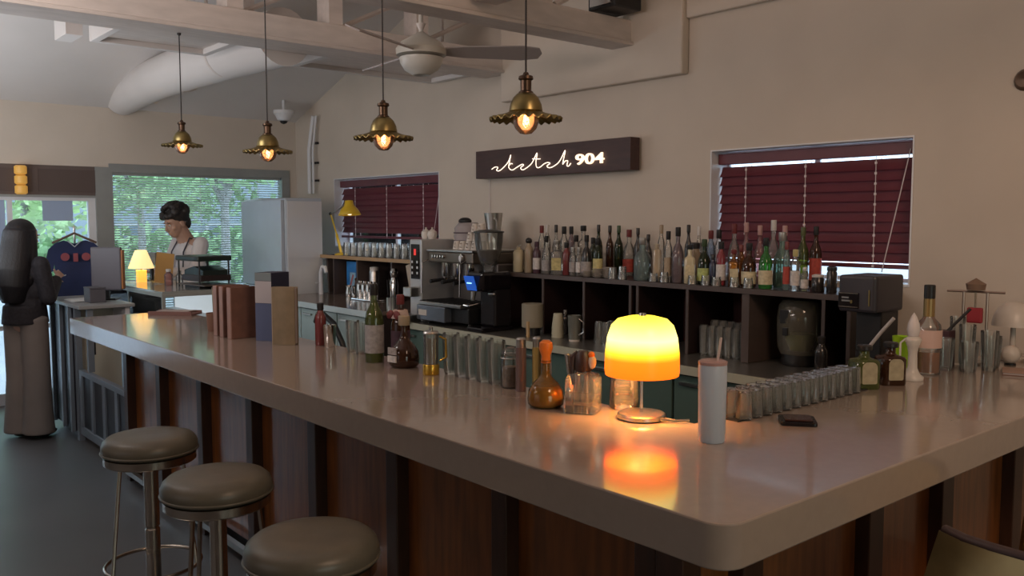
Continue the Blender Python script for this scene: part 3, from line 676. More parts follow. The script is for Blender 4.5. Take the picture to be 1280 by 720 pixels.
# dark trinket tray
t = thing('card_tray', 'small dark square glossy tray lying on the bar top', 'tray', (-1.405, 2.31, Z), math.radians(38))
MB().prism(round_poly([(-.052, -.052), (.052, -.052), (.052, .052), (-.052, .052)], [.01] * 4), 0, .012).build('tray_body', M_blackgloss, t, bevel=.002)
MB().prism(round_poly([(-.040, -.040), (.040, -.040), (.040, .040), (-.040, .040)], [.008] * 4), .012, .017).build('raised_center', mat('tray_brown', (.05, .02, .015), .15), t, bevel=.002)

# ---- bottle builder
GL = {'clear': ((.93, .94, .92), (.80, .78, .74), .14), 'cream': None, 'tan': None, 'plum': None, 'wine': None, 'black': None, 'beige': None, 'navy': None,
      'green': ((.10, .15, .06), (.05, .07, .03), .3), 'greenb': ((.10, .50, .12), (.10, .42, .10), .3), 'olive': ((.28, .34, .08), (.16, .19, .06), .35),
      'aqua': ((.62, .74, .72), (.40, .50, .50), .25), 'aquag': ((.55, .74, .66), (.36, .50, .44), .25), 'amber': ((.62, .30, .08), (.40, .16, .05), .3),
      'amberdark': ((.20, .08, .03), (.10, .04, .02), .4), 'plumclear': ((.50, .40, .42), (.32, .26, .28), .35), 'rose': ((.80, .56, .56), (.50, .32, .33), .3),
      'honey': ((.90, .66, .25), (.55, .34, .08), .18), 'blue': ((.62, .74, .88), (.45, .55, .66), .25), 'pink': ((.72, .18, .20), (.45, .10, .12), .4)}
SOL = {'cream': (.60, .52, .34), 'tan': (.36, .28, .19), 'plum': (.075, .035, .05), 'wine': (.16, .03, .03), 'black': (.02, .018, .018), 'beige': (.42, .34, .24), 'navy': (.03, .035, .07),
       'steel': (.5, .48, .45), 'white': (.62, .58, .55), 'grey': (.34, .31, .30), 'yellow': (.52, .45, .20), 'lime': (.42, .48, .16), 'red': (.42, .06, .04), 'green': (.04, .07, .03), 'rose': (.50, .30, .28), 'olive': (.10, .11, .04)}
def gm(g):
    if GL.get(g): return glassm('bottle_glass_' + g, GL[g][0], GL[g][2], .08, .8, GL[g][1])
    return mat('bottle_solid_' + g, SOL[g], .25, coat=.3)
def cm(c): return mat('bottle_cap_' + c, SOL[c], .35, .8 if c == 'steel' else 0)
def lm(l): return mat('bottle_label_' + l, SOL[l], .6, var=.22, scale=60)
SHAPES = {   # (radius, height) fractions: body profile, neck end fraction
    'slim':   [(0, 0), (.94, 0), (1, .02), (1, .62), (.94, .68), (.66, .75), (.50, .79), (.48, .90), (.52, .905), (.52, .925), (.46, .93)],
    'wine':   [(0, 0), (.94, 0), (1, .02), (1, .55), (.85, .64), (.5, .72), (.36, .78), (.34, .92), (.40, .925), (.40, .95), (.33, .955)],
    'round':  [(0, 0), (.90, 0), (1, .04), (1, .42), (.92, .54), (.66, .64), (.34, .71), (.34, .76), (.34, .90), (.40, .905), (.40, .93), (.33, .935)],
    'square': [(0, 0), (.96, 0), (1, .02), (1, .60), (.90, .66), (.45, .70), (.34, .74), (.34, .88), (.40, .885), (.40, .91)],
    'box':    [(0, 0), (.98, 0), (1, .01), (1, .80), (.9, .84), (.45, .86), (.45, .92)],
    'carafe': [(0, 0), (.9, 0), (1, .03), (1, .72), (.75, .80), (.42, .84), (.42, .92)],
    'jar':    [(0, 0), (.94, 0), (1, .04), (1, .74), (.86, .80), (.86, .84)],
    'onion':  [(0, 0), (.80, 0), (.97, .05), (1, .16), (.93, .30), (.70, .42), (.38, .52), (.24, .60), (.22, .80), (.30, .82), (.30, .84)]}
PROTO = {}
def bottle(label, x, y, z, h, r, shape, glass, cap, lab, group=None, cat='bottle', rz=0, name=None, capshape=None):
    name = name or ('storage_jar' if shape == 'jar' else 'bottle')
    t = thing(name, label, cat, (x, y, z), rz, group)
    sq = .6 if shape in ('square', 'box') else 0
    prof = [(a * r, b_ * h) for a, b_ in SHAPES[shape]]
    bd = MB().lathe(prof, 20, sq=0)
    if sq:
        vs = []
        for v in bd.v:
            R_ = math.hypot(v[0], v[1])
            if R_ > r * .6:
                a = math.atan2(v[1], v[0]); k = (abs(math.cos(a)) ** 6 + abs(math.sin(a)) ** 6) ** (-1 / 6); vs.append((v[0] * k * .88, v[1] * k * .88, v[2]))
            else: vs.append(v)
        bd.v = vs
    bd.build('glass_body' if GL.get(glass) else 'bottle_body', gm(glass), t, ang=50)
    z0 = prof[-1][1]; rc = max(prof[-1][0] * 1.2, .0105) if r > .018 else .010
    if capshape == 'ball': MB().ell((0, 0, h - rc * 1.3), rc * 1.4, rc * 1.4, rc * 1.3, 14, 8).build('stopper', cm(cap), t)
    elif shape == 'carafe': MB().tube([(0, 0, z0 - .005), (0, 0, h * .96), (r * .5, 0, h)], [rc, .005, .003], 8).build('pour_spout', cm(cap), t)
    elif shape == 'jar': MB().lathe([(0, z0), (r * .95, z0), (r * .98, z0 + .004), (r * .95, h - .004), (r * .6, h), (0, h)], 20).build('lid', cm(cap), t)
    else:
        z1 = prof[-1][1] - (.10 * h if shape in ('slim', 'wine', 'round') else .03 * h)
        MB().lathe([(rc * 1.02, z1), (rc * 1.08, z1 + .002), (rc * 1.08, h - .003), (rc * .9, h), (0, h)], 14).build('cap', cm(cap), t)
    if lab:
        a0, a1 = (.12, .48) if shape != 'round' else (.08, .36)
        if sq: 
            k = .885 * r
            MB().box(-k * .8, k * .8, -k - .0012, -k - .0002, a0 * h, a1 * h).build('label', lm(lab), t, smooth=False)
        else: MB().lathe([(r * 1.006, a0 * h), (r * 1.016, a0 * h), (r * 1.016, a1 * h), (r * 1.006, a1 * h), (r * 1.006, a0 * h)], 20).build('label', lm(lab), t)
    return t
BOTTLES = [
(-4.556,3.930,0.185,0.033,'carafe','cream','steel',None,
 'cream filled glass carafe with steel pour spout at the left end of the bottle shelf'),
(-4.448,3.930,0.236,0.027,'slim','tan','black',None,
 'tan slim bottle with black ball stopper beside the cream carafe'),
(-4.367,3.930,0.211,0.024,'slim','plum','plum','white',
 'dark plum bottle with low white label near left end of the shelf'),
(-4.271,3.930,0.250,0.029,'round','clear','black','grey',
 'clear round shouldered bottle with dark cap left of the yellow label'),
(-4.171,3.930,0.225,0.039,'square','clear','steel','yellow',
 'wide clear bottle with big pale yellow label, front row'),
(-4.080,3.930,0.211,0.023,'slim','wine','black',None,
 'dark red front row bottle right of the wide yellow label'),
(-4.021,3.930,0.181,0.021,'slim','clear','steel','grey',
 'short silvery bottle, left one of the small pair in front row'),
(-3.963,3.930,0.183,0.020,'slim','clear','steel','white',
 'short silvery bottle, right one of the small pair in front row'),
(-3.898,3.930,0.260,0.030,'round','black','black','grey',
 'black bottle with pale neck band right of the short silvery pair'),
(-3.800,3.930,0.241,0.027,'slim','green','black','yellow',
 'dark green bottle with yellow square label above the middle cubby'),
(-3.434,3.930,0.251,0.047,'round','aqua','steel',None,
 'round pale aqua glass bottle standing right of the saucer stacks'),
(-3.324,3.930,0.216,0.023,'box','beige','beige',None,
 'beige upright box bottle right of the round aqua bottle'),
(-3.241,3.930,0.291,0.020,'slim','clear','black','tan',
 'tall clear slim bottle with small dark cap beside beige box'),
(-3.171,3.930,0.314,0.031,'round','plumclear','black',None,
 'mauve tinted round shouldered bottle with dark cap'),
(-3.086,3.930,0.216,0.031,'square','cream','black','cream',
 'squat bottle with flat black lid and cream label'),
(-2.987,3.930,0.249,0.032,'round','green','green','lime',
 'dark green bottle with yellow green label left of the big window'),
(-2.928,3.930,0.167,0.019,'slim','navy','black',None,
 'short navy bottle in front of the white window reveal'),
(-2.875,3.930,0.238,0.023,'slim','pink','black','white',
 'pinkish red liqueur bottle with dark cap before the window edge'),
(-2.793,3.930,0.197,0.027,'square','amber','wine','cream',
 'amber square bottle with cream label before burgundy blind'),
(-2.697,3.930,0.233,0.035,'round','amberdark','black','cream',
 'round dark bottle with wide cream label before burgundy blind'),
(-2.596,3.930,0.263,0.032,'round','greenb','black','cream',
 'bright green glass bottle with black cap and cream label'),
(-2.474,3.930,0.245,0.016,'slim','aqua','wine','red',
 'slender pale bottle with red lower label under round green glass'),
(-2.424,3.930,0.206,0.021,'slim','clear','yellow','white',
 'white labelled bottle with yellow neck left of the wine bottles'),
(-2.371,3.930,0.120,0.017,'slim','clear','steel','white',
 'short white labelled bottle at foot of the green wine bottle'),
(-2.297,3.930,0.087,0.028,'jar','black','white',None,
 'squat dark jar with pale lid near right end of the shelf'),
(-2.224,3.930,0.129,0.022,'jar','black','black',None,
 'black lidded pot at the right end of the bottle shelf'),
(-4.124,4.060,0.255,0.024,'slim','clear','black','grey',
 'clear middle row bottle behind the short silvery pair'),
(-3.969,4.060,0.242,0.021,'slim','green','black',None,
 'dark middle row bottle behind the yellow square label'),
(-3.154,4.060,0.226,0.029,'jar','tan','black',None,
 'tan storage jar with flat dark lid in middle row'),
(-2.838,4.060,0.219,0.019,'slim','amber','wine',None,
 'slim amber bottle in middle row between two cream labels'),
(-2.584,4.060,0.291,0.040,'round','aquag','steel',None,
 'big round pale green glass bottle before burgundy blind'),
(-4.604,4.190,0.316,0.023,'slim','clear','wine','grey',
 'tall clear bottle with red brown cap, first of the back row'),
(-4.546,4.190,0.322,0.020,'slim','clear','white',None,
 'tall clear bottle with clear cap, second of the back row'),
(-4.455,4.190,0.322,0.025,'round','clear','black','grey',
 'back row bottle with dark cap behind the wide yellow label'),
(-4.374,4.190,0.311,0.025,'slim','clear','black',None,
 'back row clear bottle with black cap, fourth from left'),
(-4.303,4.190,0.312,0.022,'slim','plumclear','black',None,
 'back row mauve bottle with black cap, fifth from left'),
(-4.187,4.190,0.318,0.035,'square','clear','black',None,
 'broad clear back row bottle with wide flat black stopper'),
(-4.045,4.190,0.324,0.024,'wine','green','black',None,
 'dark green back row bottle above the yellow square label'),
(-3.943,4.190,0.319,0.023,'wine','amberdark','black',None,
 'dark amber wine bottle in back row left of its green twin'),
(-3.865,4.190,0.319,0.026,'wine','green','green',None,
 'dark green wine bottle in back row right of the amber one'),
(-3.775,4.190,0.294,0.036,'round','clear','wine','red',
 'clear round bottle with red brown cap and thin red label'),
(-3.701,4.190,0.305,0.023,'wine','black','black',None,
 'black necked back row bottle behind the round aqua bottle'),
(-3.615,4.190,0.265,0.022,'wine','black','black',None,
 'shorter black back row bottle right of round aqua bottle'),
(-3.512,4.190,0.325,0.019,'slim','clear','tan',None,
 'tall clear back row bottle with olive cap behind beige box'),
(-3.302,4.190,0.326,0.021,'wine','black','black',None,
 'tall black back row bottle behind the flat lidded squat bottle'),
(-3.225,4.190,0.317,0.014,'slim','clear','white',None,
 'very thin clear back row bottle left of the window reveal'),
(-3.139,4.190,0.294,0.023,'slim','blue','wine',None,
 'pale blue bottle with dark red cap before the white reveal'),
(-3.082,4.190,0.299,0.023,'slim','clear','black',None,
 'clear bottle with black cap before the white window reveal'),
(-2.977,4.190,0.332,0.031,'round','clear','wine',None,
 'tall clear round shouldered bottle behind the amber square one'),
(-2.897,4.190,0.341,0.028,'round','rose','rose',None,
 'tall rose tinted bottle behind the round cream labelled bottle'),
(-2.808,4.190,0.324,0.028,'round','rose','rose',None,
 'rose tinted bottle behind left of the bright green bottle'),
(-2.722,4.190,0.354,0.032,'round','clear','white',None,
 'tallest clear bottle with pale cap before burgundy blind'),
(-2.652,4.190,0.324,0.021,'slim','clear','rose',None,
 'bottle with square pink cap behind the round green glass'),
(-2.542,4.190,0.316,0.028,'wine','olive','olive',None,
 'olive green wine bottle before burgundy blind'),
(-2.467,4.190,0.321,0.028,'wine','amberdark','black','red',
 'dark wine bottle with dull red label right of the olive one'),
]

for k, (x, y, h, r, shp, gl, cp, lb, txt) in enumerate(BOTTLES):
    bottle(txt, x, y, 1.2705, h, r * 1.12, shp, gl, cp, lb, 'bottles on the back shelf', rz=0.7, capshape='ball' if k == 1 else None)

# upturned glasses and saucers between the bottles
t0 = None
for k, (x, n) in enumerate(((-3.86, 4), (-3.765, 6), (-3.67, 7))):
    for j in range(n):
        lab = 'white saucer in the %s stack between bottles, %s' % (['left', 'middle', 'right'][k], ['lowest', 'second from below', 'third from below', 'fourth from below', 'fifth from below', 'sixth from below', 'topmost'][j])
        if t0 is None:
            t0 = MB().lathe([(0, 0), (.022, 0), (.026, .003), (.042, .009), (.040, .0095), (.024, .005), (0, .004)], 24).build('saucer', M_cream)
            t0.location = (x, 3.90, 1.2705 + j * .0095); tag(t0, lab, 'saucer', 'saucers on the bottle shelf')
        else:
            c_ = t0.copy(); COL.objects.link(c_); c_.location = (x, 3.90, 1.2705 + j * .0095); c_['label'] = lab
shelf_front = [(-3.62, .07), (-3.54, .08), (-3.30, .05), (-3.22, .06), (-3.02, .05), (-2.93, .055), (-2.86, .05), (-2.745, .055), (-2.66, .055)]
for k, (x, h) in enumerate(shelf_front):
    o = MB().lathe([(.026, 0), (.028, .002), (.022, h), (.0, h), (0, h - .004), (.020, h - .004), (.025, .002)], 18).build('shot_glass', M_clear, None, loc=(x, 3.872, 1.2705))
    tag(o, 'small upturned shot glass at the shelf front edge, %s from the left' % ['first', 'second', 'third', 'fourth', 'fifth', 'sixth', 'seventh', 'eighth', 'ninth'][k], 'glass', 'shot glasses along the shelf edge')

# ---- things along the inner edge of the bar
def tumbler_prof(r, h): return [(0, 0), (r * .72, 0), (r * .76, .004), (r, h), (r * .96, h), (r * .70, .014), (0, .014)]
def tumbler(label, x, y, r, h, z=Z, m=None, up=True, group=None, ribs=True):
    t = thing('tumbler', label, 'glass', (x, y, z), 0, group)
    m_ = MB().lathe(tumbler_prof(r, h), 24)
    if not up: m_.v = [(a, b_, h - c_) for a, b_, c_ in m_.v]
    m_.build('glass_wall', m or M_tumb, t, ang=40)
    if ribs:
        q = MB()
        for k in range(8):
            a = k * PI / 4; r0, r1 = r * .77, r * 1.0
            if not up: r0, r1 = r1, r0
            q.tube([(r0 * math.cos(a), r0 * math.sin(a), .008), (r1 * math.cos(a), r1 * math.sin(a), h - .006)], .0028, 5)
        q.build('glass_ribs', m or M_tumb, t)
    return t
W5 = ['first', 'second', 'third', 'fourth', 'fifth']
for k, x in enumerate((-3.505, -3.427)):
    tumbler('tall ribbed tumbler left of the wine bottles, %s one' % ['left', 'right'][k], x, 2.02, .031, .145, group='tumblers left of the wine bottles')
for k, x in enumerate((-2.745, -2.675, -2.605, -2.535, -2.465)):
    tumbler('tall ribbed tumbler right of the amber syrup jug, %s from the left' % W5[k], x, 2.02, .0335, .162, group='tumblers along the bar edge')
t = thing('spice_jar', 'tan filled glass jar with clamp lid right of the tumblers', 'jar', (-2.385, 2.02, Z))
MB().lathe([(0, .003), (.028, .003), (.030, .075), (0, .078)], 20).build('jar_filling', mat('tan_filling', (.32, .22, .15), .7, var=.3, scale=60), t)
MB().lathe([(0, 0), (.032, 0), (.034, .004), (.034, .10), (.028, .112), (.028, .12)], 24).build('glass_body', M_clear, t); MB().lathe([(.030, .12), (.034, .122), (.03, .135), (.012, .147), (0, .148)], 20).build('lid', M_clear, t)
MB().tube([(.036 * math.cos(a), .036 * math.sin(a), .108) for a in [2 * PI * i / 20 for i in range(20)]], .0022, 5, True).build('clamp_wire', M_steel, t)
for k, (x, y, h, r, c_, lab) in enumerate(((-2.305, 2.0, .19, .019, (.20, .13, .12), 'mauve brown cocktail tube beside the clamp lid jar'), (-2.255, 2.03, .195, .016, (.42, .30, .10), 'ochre striped cocktail tube behind the onion bottle'), (-2.21, 2.035, .19, .018, (.38, .34, .36), 'pale grey cocktail tube left of the orange stopper'))):
    t = thing('bar_canister', lab, 'canister', (x, y, Z)); MB().lathe([(0, 0), (r, 0), (r, h * .82), (0, h * .82)], 18).build('canister_body', mat('canister%d' % k, c_, .3, .3), t)
    MB().lathe([(r * .9, h * .82), (r * .95, h * .97), (r * .7, h), (0, h)], 18).build('canister_cap', M_steel, t)
for k, x in enumerate((-2.10, -2.06, -2.02)):
    t = thing('jigger', 'slim steel jigger behind the clear decanter, %s from the left' % W5[k], 'jigger', (x, 2.04, Z), 0, 'jiggers behind the decanter'); MB().lathe([(.017, 0), (.018, .002), (.008, .07), (.008, .08), (.018, .15), (.016, .15), (.006, .08), (.006, .07), (.015, .002)], 16).build('jigger_body', M_steel, t)
# onion shaped amber bottle
t = bottle('round bellied amber bottle with orange stopper on the bar top', -2.061, 1.895, Z, .18, .060, 'onion', 'honey', 'tan', None)
[bpy.data.objects.remove(c_) for c_ in list(t.children) if c_.name.startswith('cap')]
MB().lathe([(0, .004), (.046, .004), (.055, .012), (.057, .03), (.052, .055), (.042, .070), (0, .070)], 28).build('amber_liquid', mat('amber_liquid', (.50, .27, .03), .15, coat=.4), t, ang=60)
MB().lathe([(0, .07), (.040, .07), (.024, .088), (.014, .105), (.013, .14), (0, .14)], 20).build('amber_neck', glassm('honey_glass', (.8, .5, .15), .35, .08, .7, (.5, .28, .08)), t)
MB().lathe([(.0, .143), (.016, .143), (.014, .165), (.018, .175), (.023, .19), (.021, .208), (.010, .216), (0, .217)], 20).build('orange_stopper', mat('orange_wax', (.75, .18, .02), .35), t)
# clear decanter with black pourer
t = thing('decanter', 'square clear glass decanter with black and orange pour spout', 'decanter', (-1.93, 1.935, Z), .5)
m = MB().lathe([(0, 0), (.056, 0), (.060, .005), (.060, .105), (.050, .118), (.024, .126), (.024, .140)], 24)
m.v = [((v[0] * (.86 * (abs(math.cos(math.atan2(v[1], v[0]))) ** 6 + abs(math.sin(math.atan2(v[1], v[0]))) ** 6) ** (-1 / 6)) if math.hypot(v[0], v[1]) > .03 else v[0]), (v[1] * (.86 * (abs(math.cos(math.atan2(v[1], v[0]))) ** 6 + abs(math.sin(math.atan2(v[1], v[0]))) ** 6) ** (-1 / 6)) if math.hypot(v[0], v[1]) > .03 else v[1]), v[2]) for v in m.v]
m.build('glass_body', M_tumb, t, ang=40)
MB().box(-.046, .046, -.046, .046, .006, .05).build('clear_liquid', glassm('pale_liquid', (.93, .90, .84), .10, .05, .6, (.7, .6, .5)), t, bevel=.004)
MB().lathe([(.026, .130), (.028, .134), (.026, .178), (.016, .192), (0, .194)], 20).build('black_pourer', mat('dark_brown_rubber', (.045, .022, .018), .4), t)
MB().tube([(-.018, .0, .186), (-.034, -.004, .17), (-.036, -.005, .12), (-.030, -.005, .085)], [.009, .011, .008, .006], 10).build('pour_handle', mat('dark_brown_rubber', (.045, .022, .018), .4), t)
MB().ell((.030, -.008, .160), .014, .012, .022).build('pale_spout', M_cream, t); MB().ell((.028, -.008, .182), .011, .010, .011).build('orange_tip', mat('orange_wax', (.75, .18, .02), .35), t)
# ribbed glass jug leaning beside it
t = thing('ribbed_carafe', 'clear ribbed glass carafe standing between decanter and orange lamp', 'carafe', (-1.885, 2.075, Z), 0)
m = MB(); m.lathe([(0, 0), (.044, 0), (.047, .004), (.047, .030), (.044, .033), (.047, .036), (.046, .06), (.043, .063), (.046, .066), (.044, .09), (.041, .093), (.044, .096), (.040, .118), (.030, .132), (.031, .139), (.028, .139), (.027, .130)], 28)
m.build('glass_body', M_tumb, t, ang=40); MB().tube([(.028, -.02, .125), (.058, -.03, .11), (.060, -.03, .07), (.044, -.015, .05)], .005, 8).build('carafe_handle', M_tumb, t)
# amber syrup jug, thin yellow bottle, round bottle, two wine bottles
t = thing('syrup_dispenser', 'tall glass syrup jug with gold base on the bar top', 'jug', (-2.79, 1.955, Z))
MB().lathe([(0, 0), (.031, 0), (.033, .003), (.033, .038), (.031, .041), (0, .041)], 28).build('gold_base', mat('gold_base', (.60, .36, .05), .2, .7), t)
MB().lathe([(.029, .041), (.030, .16), (.027, .162), (.026, .041)], 28).build('glass_wall', M_clear, t); MB().lathe([(0, .045), (.025, .045), (.025, .14), (0, .14)], 20).build('tan_content', glassm('tan_syrup', (.55, .40, .22), .45, .1, .6, (.34, .24, .15)), t)
MB().lathe([(.03, .160), (.032, .163), (.028, .170), (.008, .172), (.008, .186), (0, .189)], 24).build('lid', M_steel, t)
MB().tube([(.03, .02, .15), (.052, .035, .14), (.052, .035, .07), (.031, .02, .055)], .004, 8).build('jug_handle', mat('gold_base', (.60, .36, .05), .2, .7), t)
t = bottle('dark round bellied bottle with two pale labels on the bar top', -3.009, 1.975, Z, .212, .062, 'onion', 'amberdark', 'tan', None, rz=.4)
MB().obox((-.02, -.058, .07), (1, -.25, 0), (.25, 1, 0), (0, 0, 1), .024, .003, .014).build('upper_label', lm('grey'), t); MB().obox((-.02, -.060, .038), (1, -.25, 0), (.25, 1, 0), (0, 0, 1), .024, .003, .013).build('lower_label', lm('white'), t)
bottle('tall olive wine bottle with black neck left of the bow bottle', -3.20, 1.95, Z, .333, .040, 'wine', 'olive', 'black', 'grey')
t = bottle('dark bottle with dark red ribbon bow on the bar top', -3.105, 2.02, Z, .29, .040, 'wine', 'amberdark', 'wine', 'plum')
for s_ in (-1, 1): MB().ell((s_ * .026, -.034, .205), .026, .010, .018, rot=Matrix.Rotation(s_ * .4, 3, 'Y')).build('ribbon_loop', mat('red_ribbon', (.16, .03, .03), .6), t)
MB().lathe([(.030, .225), (.036, .205), (.040, .19), (.028, .19)], 16).build('pale_tissue', mat('pink_tissue', (.50, .38, .34), .7), t)
# menus standing on the bar
M_menu = mat('brown_menu_cover', (.20, .095, .07), .5, var=.15, scale=20); M_tan = mat('tan_menu_cover', (.22, .16, .095), .5, var=.12, scale=20); M_page = mat('menu_pages', (.40, .33, .31), .7)
for k, (x, y) in enumerate(((-4.48, 1.86), (-4.40, 1.86), (-4.30, 1.86))):
    t = thing('menu_folder', 'brown upright menu folder, %s of the three' % ['farthest', 'middle', 'nearest'][k], 'menu', (x, y, Z), math.radians(8), 'brown menus on the bar')
    wv = .095
    B('cover', .010, .016, -wv / 1, wv * .6, .0, .262, M_menu, t, .001); B('cover', -.018, -.012, -wv, wv * .6, .0, .262, M_menu, t, .001)
    B('spine', -.018, .016, -wv - .006, -wv, 0, .262, mat('pinkish_spine', (.36, .22, .19), .5), t, .001); B('pages', -.0115, .0095, -wv + .001, wv * .55, .004, .256, M_page, t)
t = thing('navy_box', 'tall navy and pale grey box standing among the menus', 'box', (-4.14, 1.93, Z), math.radians(26))
B('box_body', -.05, .05, -.07, .07, 0, .342, mat('navy_card', (.028, .030, .065), .45), t, .002)
B('pale_band', -.051, .051 - .0012, -.0712, -.0702, .19, .30, mat('pale_band', (.40, .36, .37), .6), t); B('blue_lower_band', -.051, .0495, -.0712, -.0702, .0, .188, mat('blue_grey_card', (.09, .11, .20), .5), t); B('grey_top_band', -.051, .0495, -.0712, -.0702, .302, .342, mat('grey_green_card', (.17, .20, .21), .5), t)
t = thing('tan_menu', 'tan curved menu booklet standing upright by the navy box', 'menu', (-3.937, 1.90, Z), math.radians(38))
m = MB(); vs = []
NN = 14
prof_ = [(-.058 + .116 * i / NN, -.012 * math.sin(PI * i / NN)) for i in range(NN + 1)]
m.prism([(a, b_ - .022) for a, b_ in prof_] + [(a, b_ - .017) for a, b_ in reversed(prof_)], 0, .28).build('front_cover', M_tan, t)
B('pages', -.054, .054, -.0165, .014, .004, .274, M_page, t); B('back_cover', -.058, .058, .0145, .019, 0, .28, M_tan, t); B('spine', -.062, -.0585, -.022, .019, 0, .28, mat('tan_spine', (.36, .29, .21), .5), t)
t = thing('clay_cup', 'small terracotta cup with twigs left of the brown menus', 'cup', (-4.664, 1.83, Z)); MB().lathe([(0, 0), (.030, 0), (.033, .01), (.040, .10), (.036, .10), (.028, .012), (0, .012)], 20).build('cup_body', mat('terracotta', (.24, .12, .08), .7), t)
for k in range(4): MB().tube([(.005 * k, 0, .02), (.012 - .014 * k, .01 * k - .01, .24 - .02 * k)], .0018, 5).build('twig', mat('pale_twig', (.42, .38, .28), .7), t)
bottle('dark reddish bottle right of the tan menu', -3.80, 2.015, Z, .205, .027, 'slim', 'wine', 'black', None)
t = thing('cocktail_shaker', 'short chrome shaker cup right of the tan menu', 'shaker', (-3.72, 2.02, Z)); MB().lathe([(0, 0), (.024, 0), (.026, .004), (.032, .105), (.029, .105), (.022, .01), (0, .01)], 24).build('cup_body', M_chrome, t)
t = thing('drain_hose', 'black curved hose hanging on the mint cabinets', 'hose', (-5.9, 3.27, .80))
MB().tube([(-.38, .02, .02), (-.30, 0, .09), (-.16, -.03, .10), (-.02, -.02, .04), (.07, 0, -.10), (.10, .04, -.30), (.10, .06, -.70)], .022, 10).build('hose_tube', M_black, t)
MB().tube([(.10, .06, -.70), (.10, .06, -.80)], .03, 12).build('hose_end', M_steel, t)
# serving tray with papers at the far end of the bar
t = thing('paper_tray', 'flat reddish brown tray holding papers at the far bar end', 'tray', (-5.66, 1.97, Z), math.radians(40))
B('tray_base', -.15, .15, -.06, .06, 0, .012, mat('reddish_tray', (.20, .10, .085), .5), t, .003)
for k in range(3): B('sheet', -.12 + .01 * k, .12, -.05, .05, .0125 + .005 * k, .0165 + .005 * k, [M_page, M_menu, M_page][k], t)
for (a, b_, c_, d_) in ((-.15, .15, -.066, -.060), (-.15, .15, .060, .066)): B('tray_rim', a, b_, c_, d_, 0, .024, mat('reddish_tray', (.20, .10, .085), .5), t)

# ---- right arm of the bar: two rows of small glasses on a mat
t = thing('bar_mat', 'dark rubber bar mat under the rows of small glasses', 'mat', (-1.565, 2.60, Z)); B('mat_base', -.032, .042, -.42, .36, 0, .004, M_black, t)
ORD = ['first', 'second', 'third', 'fourth', 'fifth', 'sixth', 'seventh', 'eighth', 'ninth', 'tenth', 'eleventh', 'twelfth', 'thirteenth']
g0 = None; n = 0
for r_ in range(2):
    for k in range(13):
        lab = 'small upturned glass on the bar mat, %s row, %s from the lamp' % (['kitchen side', 'guest side'][r_], ORD[k])
        loc = (-1.578 + r_ * .046, 2.225 + k * .054, Z + .0042)
        if g0 is None:
            g0 = MB().lathe([(.024, 0), (.025, .002), (.021, .085), (.0, .088), (0, .082), (.018, .078), (.022, .002)], 16, lobes=8, amp=.05).build('small_glass', M_clear); g0.location = loc; tag(g0, lab, 'glass', 'small glasses on the bar mat')
        else: c_ = g0.copy(); COL.objects.link(c_); c_.location = loc; c_['label'] = lab
# second tier on top, a few behind
for k, (lab, x, y, rz) in enumerate((('stout dark bottle with cream arched label, left of the pair', -1.555, 2.985, .35), ('stout dark bottle with cream arched label, right of the pair', -1.53, 3.13, .35))):
    t = bottle(lab, x, y, Z, .155, .052, 'square', 'olive' if k == 0 else 'amberdark', 'black', None, 'pair of stout labelled bottles', rz=rz + .6)
    MB().prism(round_poly([(-.028, .02), (.028, .02), (.028, .098), (-.028, .098)], [.006, .006, .02, .02]), -.0012, .0).xf(Matrix.Translation((0, -.0458, 0)) @ Matrix.Rotation(PI / 2, 4, 'X')).build('arched_label', mat('cream_arch_label', (.40, .34, .22), .6, var=.15, scale=40), t)
t = thing('lime_cup', 'lime green plastic cup behind the stout bottles', 'cup', (-1.66, 3.26, Z)); t.location = (-1.60, 3.36, Z + 0.0)
MB().lathe([(0, 0), (.024, 0), (.034, .15), (.031, .15), (.022, .006), (0, .006)], 20).build('cup_body', mat('lime_plastic', (.36, .60, .02), .4, spec=.3), t)
# white candlestick
t = thing('candle_holder', 'white ceramic candlestick with pointed white candle on the bar', 'candlestick', (-1.515, 3.275, Z))
MB().lathe([(0, 0), (.040, 0), (.041, .012), (.026, .024), (.018, .045), (.016, .10), (.020, .125), (.030, .15), (.027, .158), (.018, .165), (.0, .166)], 24).build('holder', M_cream, t, ang=60)
MB().lathe([(0.0, .166), (.018, .166), (.024, .19), (.020, .215), (.010, .24), (0, .256)], 20).build('candle', mat('white_wax', (.66, .60, .58), .5), t, ang=60)
MB().tube([(-.018, -.02, .06), (-.034, -.03, .08), (-.034, -.03, .14), (-.02, -.02, .155)], .004, 6).build('side_handle', M_cream, t)
# whisky bottle
t = thing('whisky_bottle', 'clear bottle of amber red spirit with pinkish label and black cap', 'bottle', (-1.54, 3.455, Z), .3)
MB().lathe([(0, 0), (.046, 0), (.049, .006), (.049, .17), (.044, .195), (.022, .22), (.018, .24), (.018, .298)], 28).build('glass_body', M_clear, t, ang=50)
MB().lathe([(0, .008), (.044, .008), (.044, .088), (0, .088)], 24).build('amber_spirit', mat('amber_red_spirit', (.45, .13, .03), .15, coat=.3), t)
MB().lathe([(.0500, .105), (.0506, .105), (.0506, .175), (.0500, .175), (.0500, .105)], 28).build('label', mat('pink_label', (.62, .42, .36), .6), t)
MB().lathe([(.0205, .225), (.021, .225), (.021, .296), (.0205, .296), (.0205, .225)], 16).build('gold_neck_foil', mat('gold_foil', (.35, .24, .10), .35, .6), t)
MB().lathe([(0, .298), (.021, .298), (.021, .347), (.018, .350), (0, .350)], 20).build('cap', M_black, t)
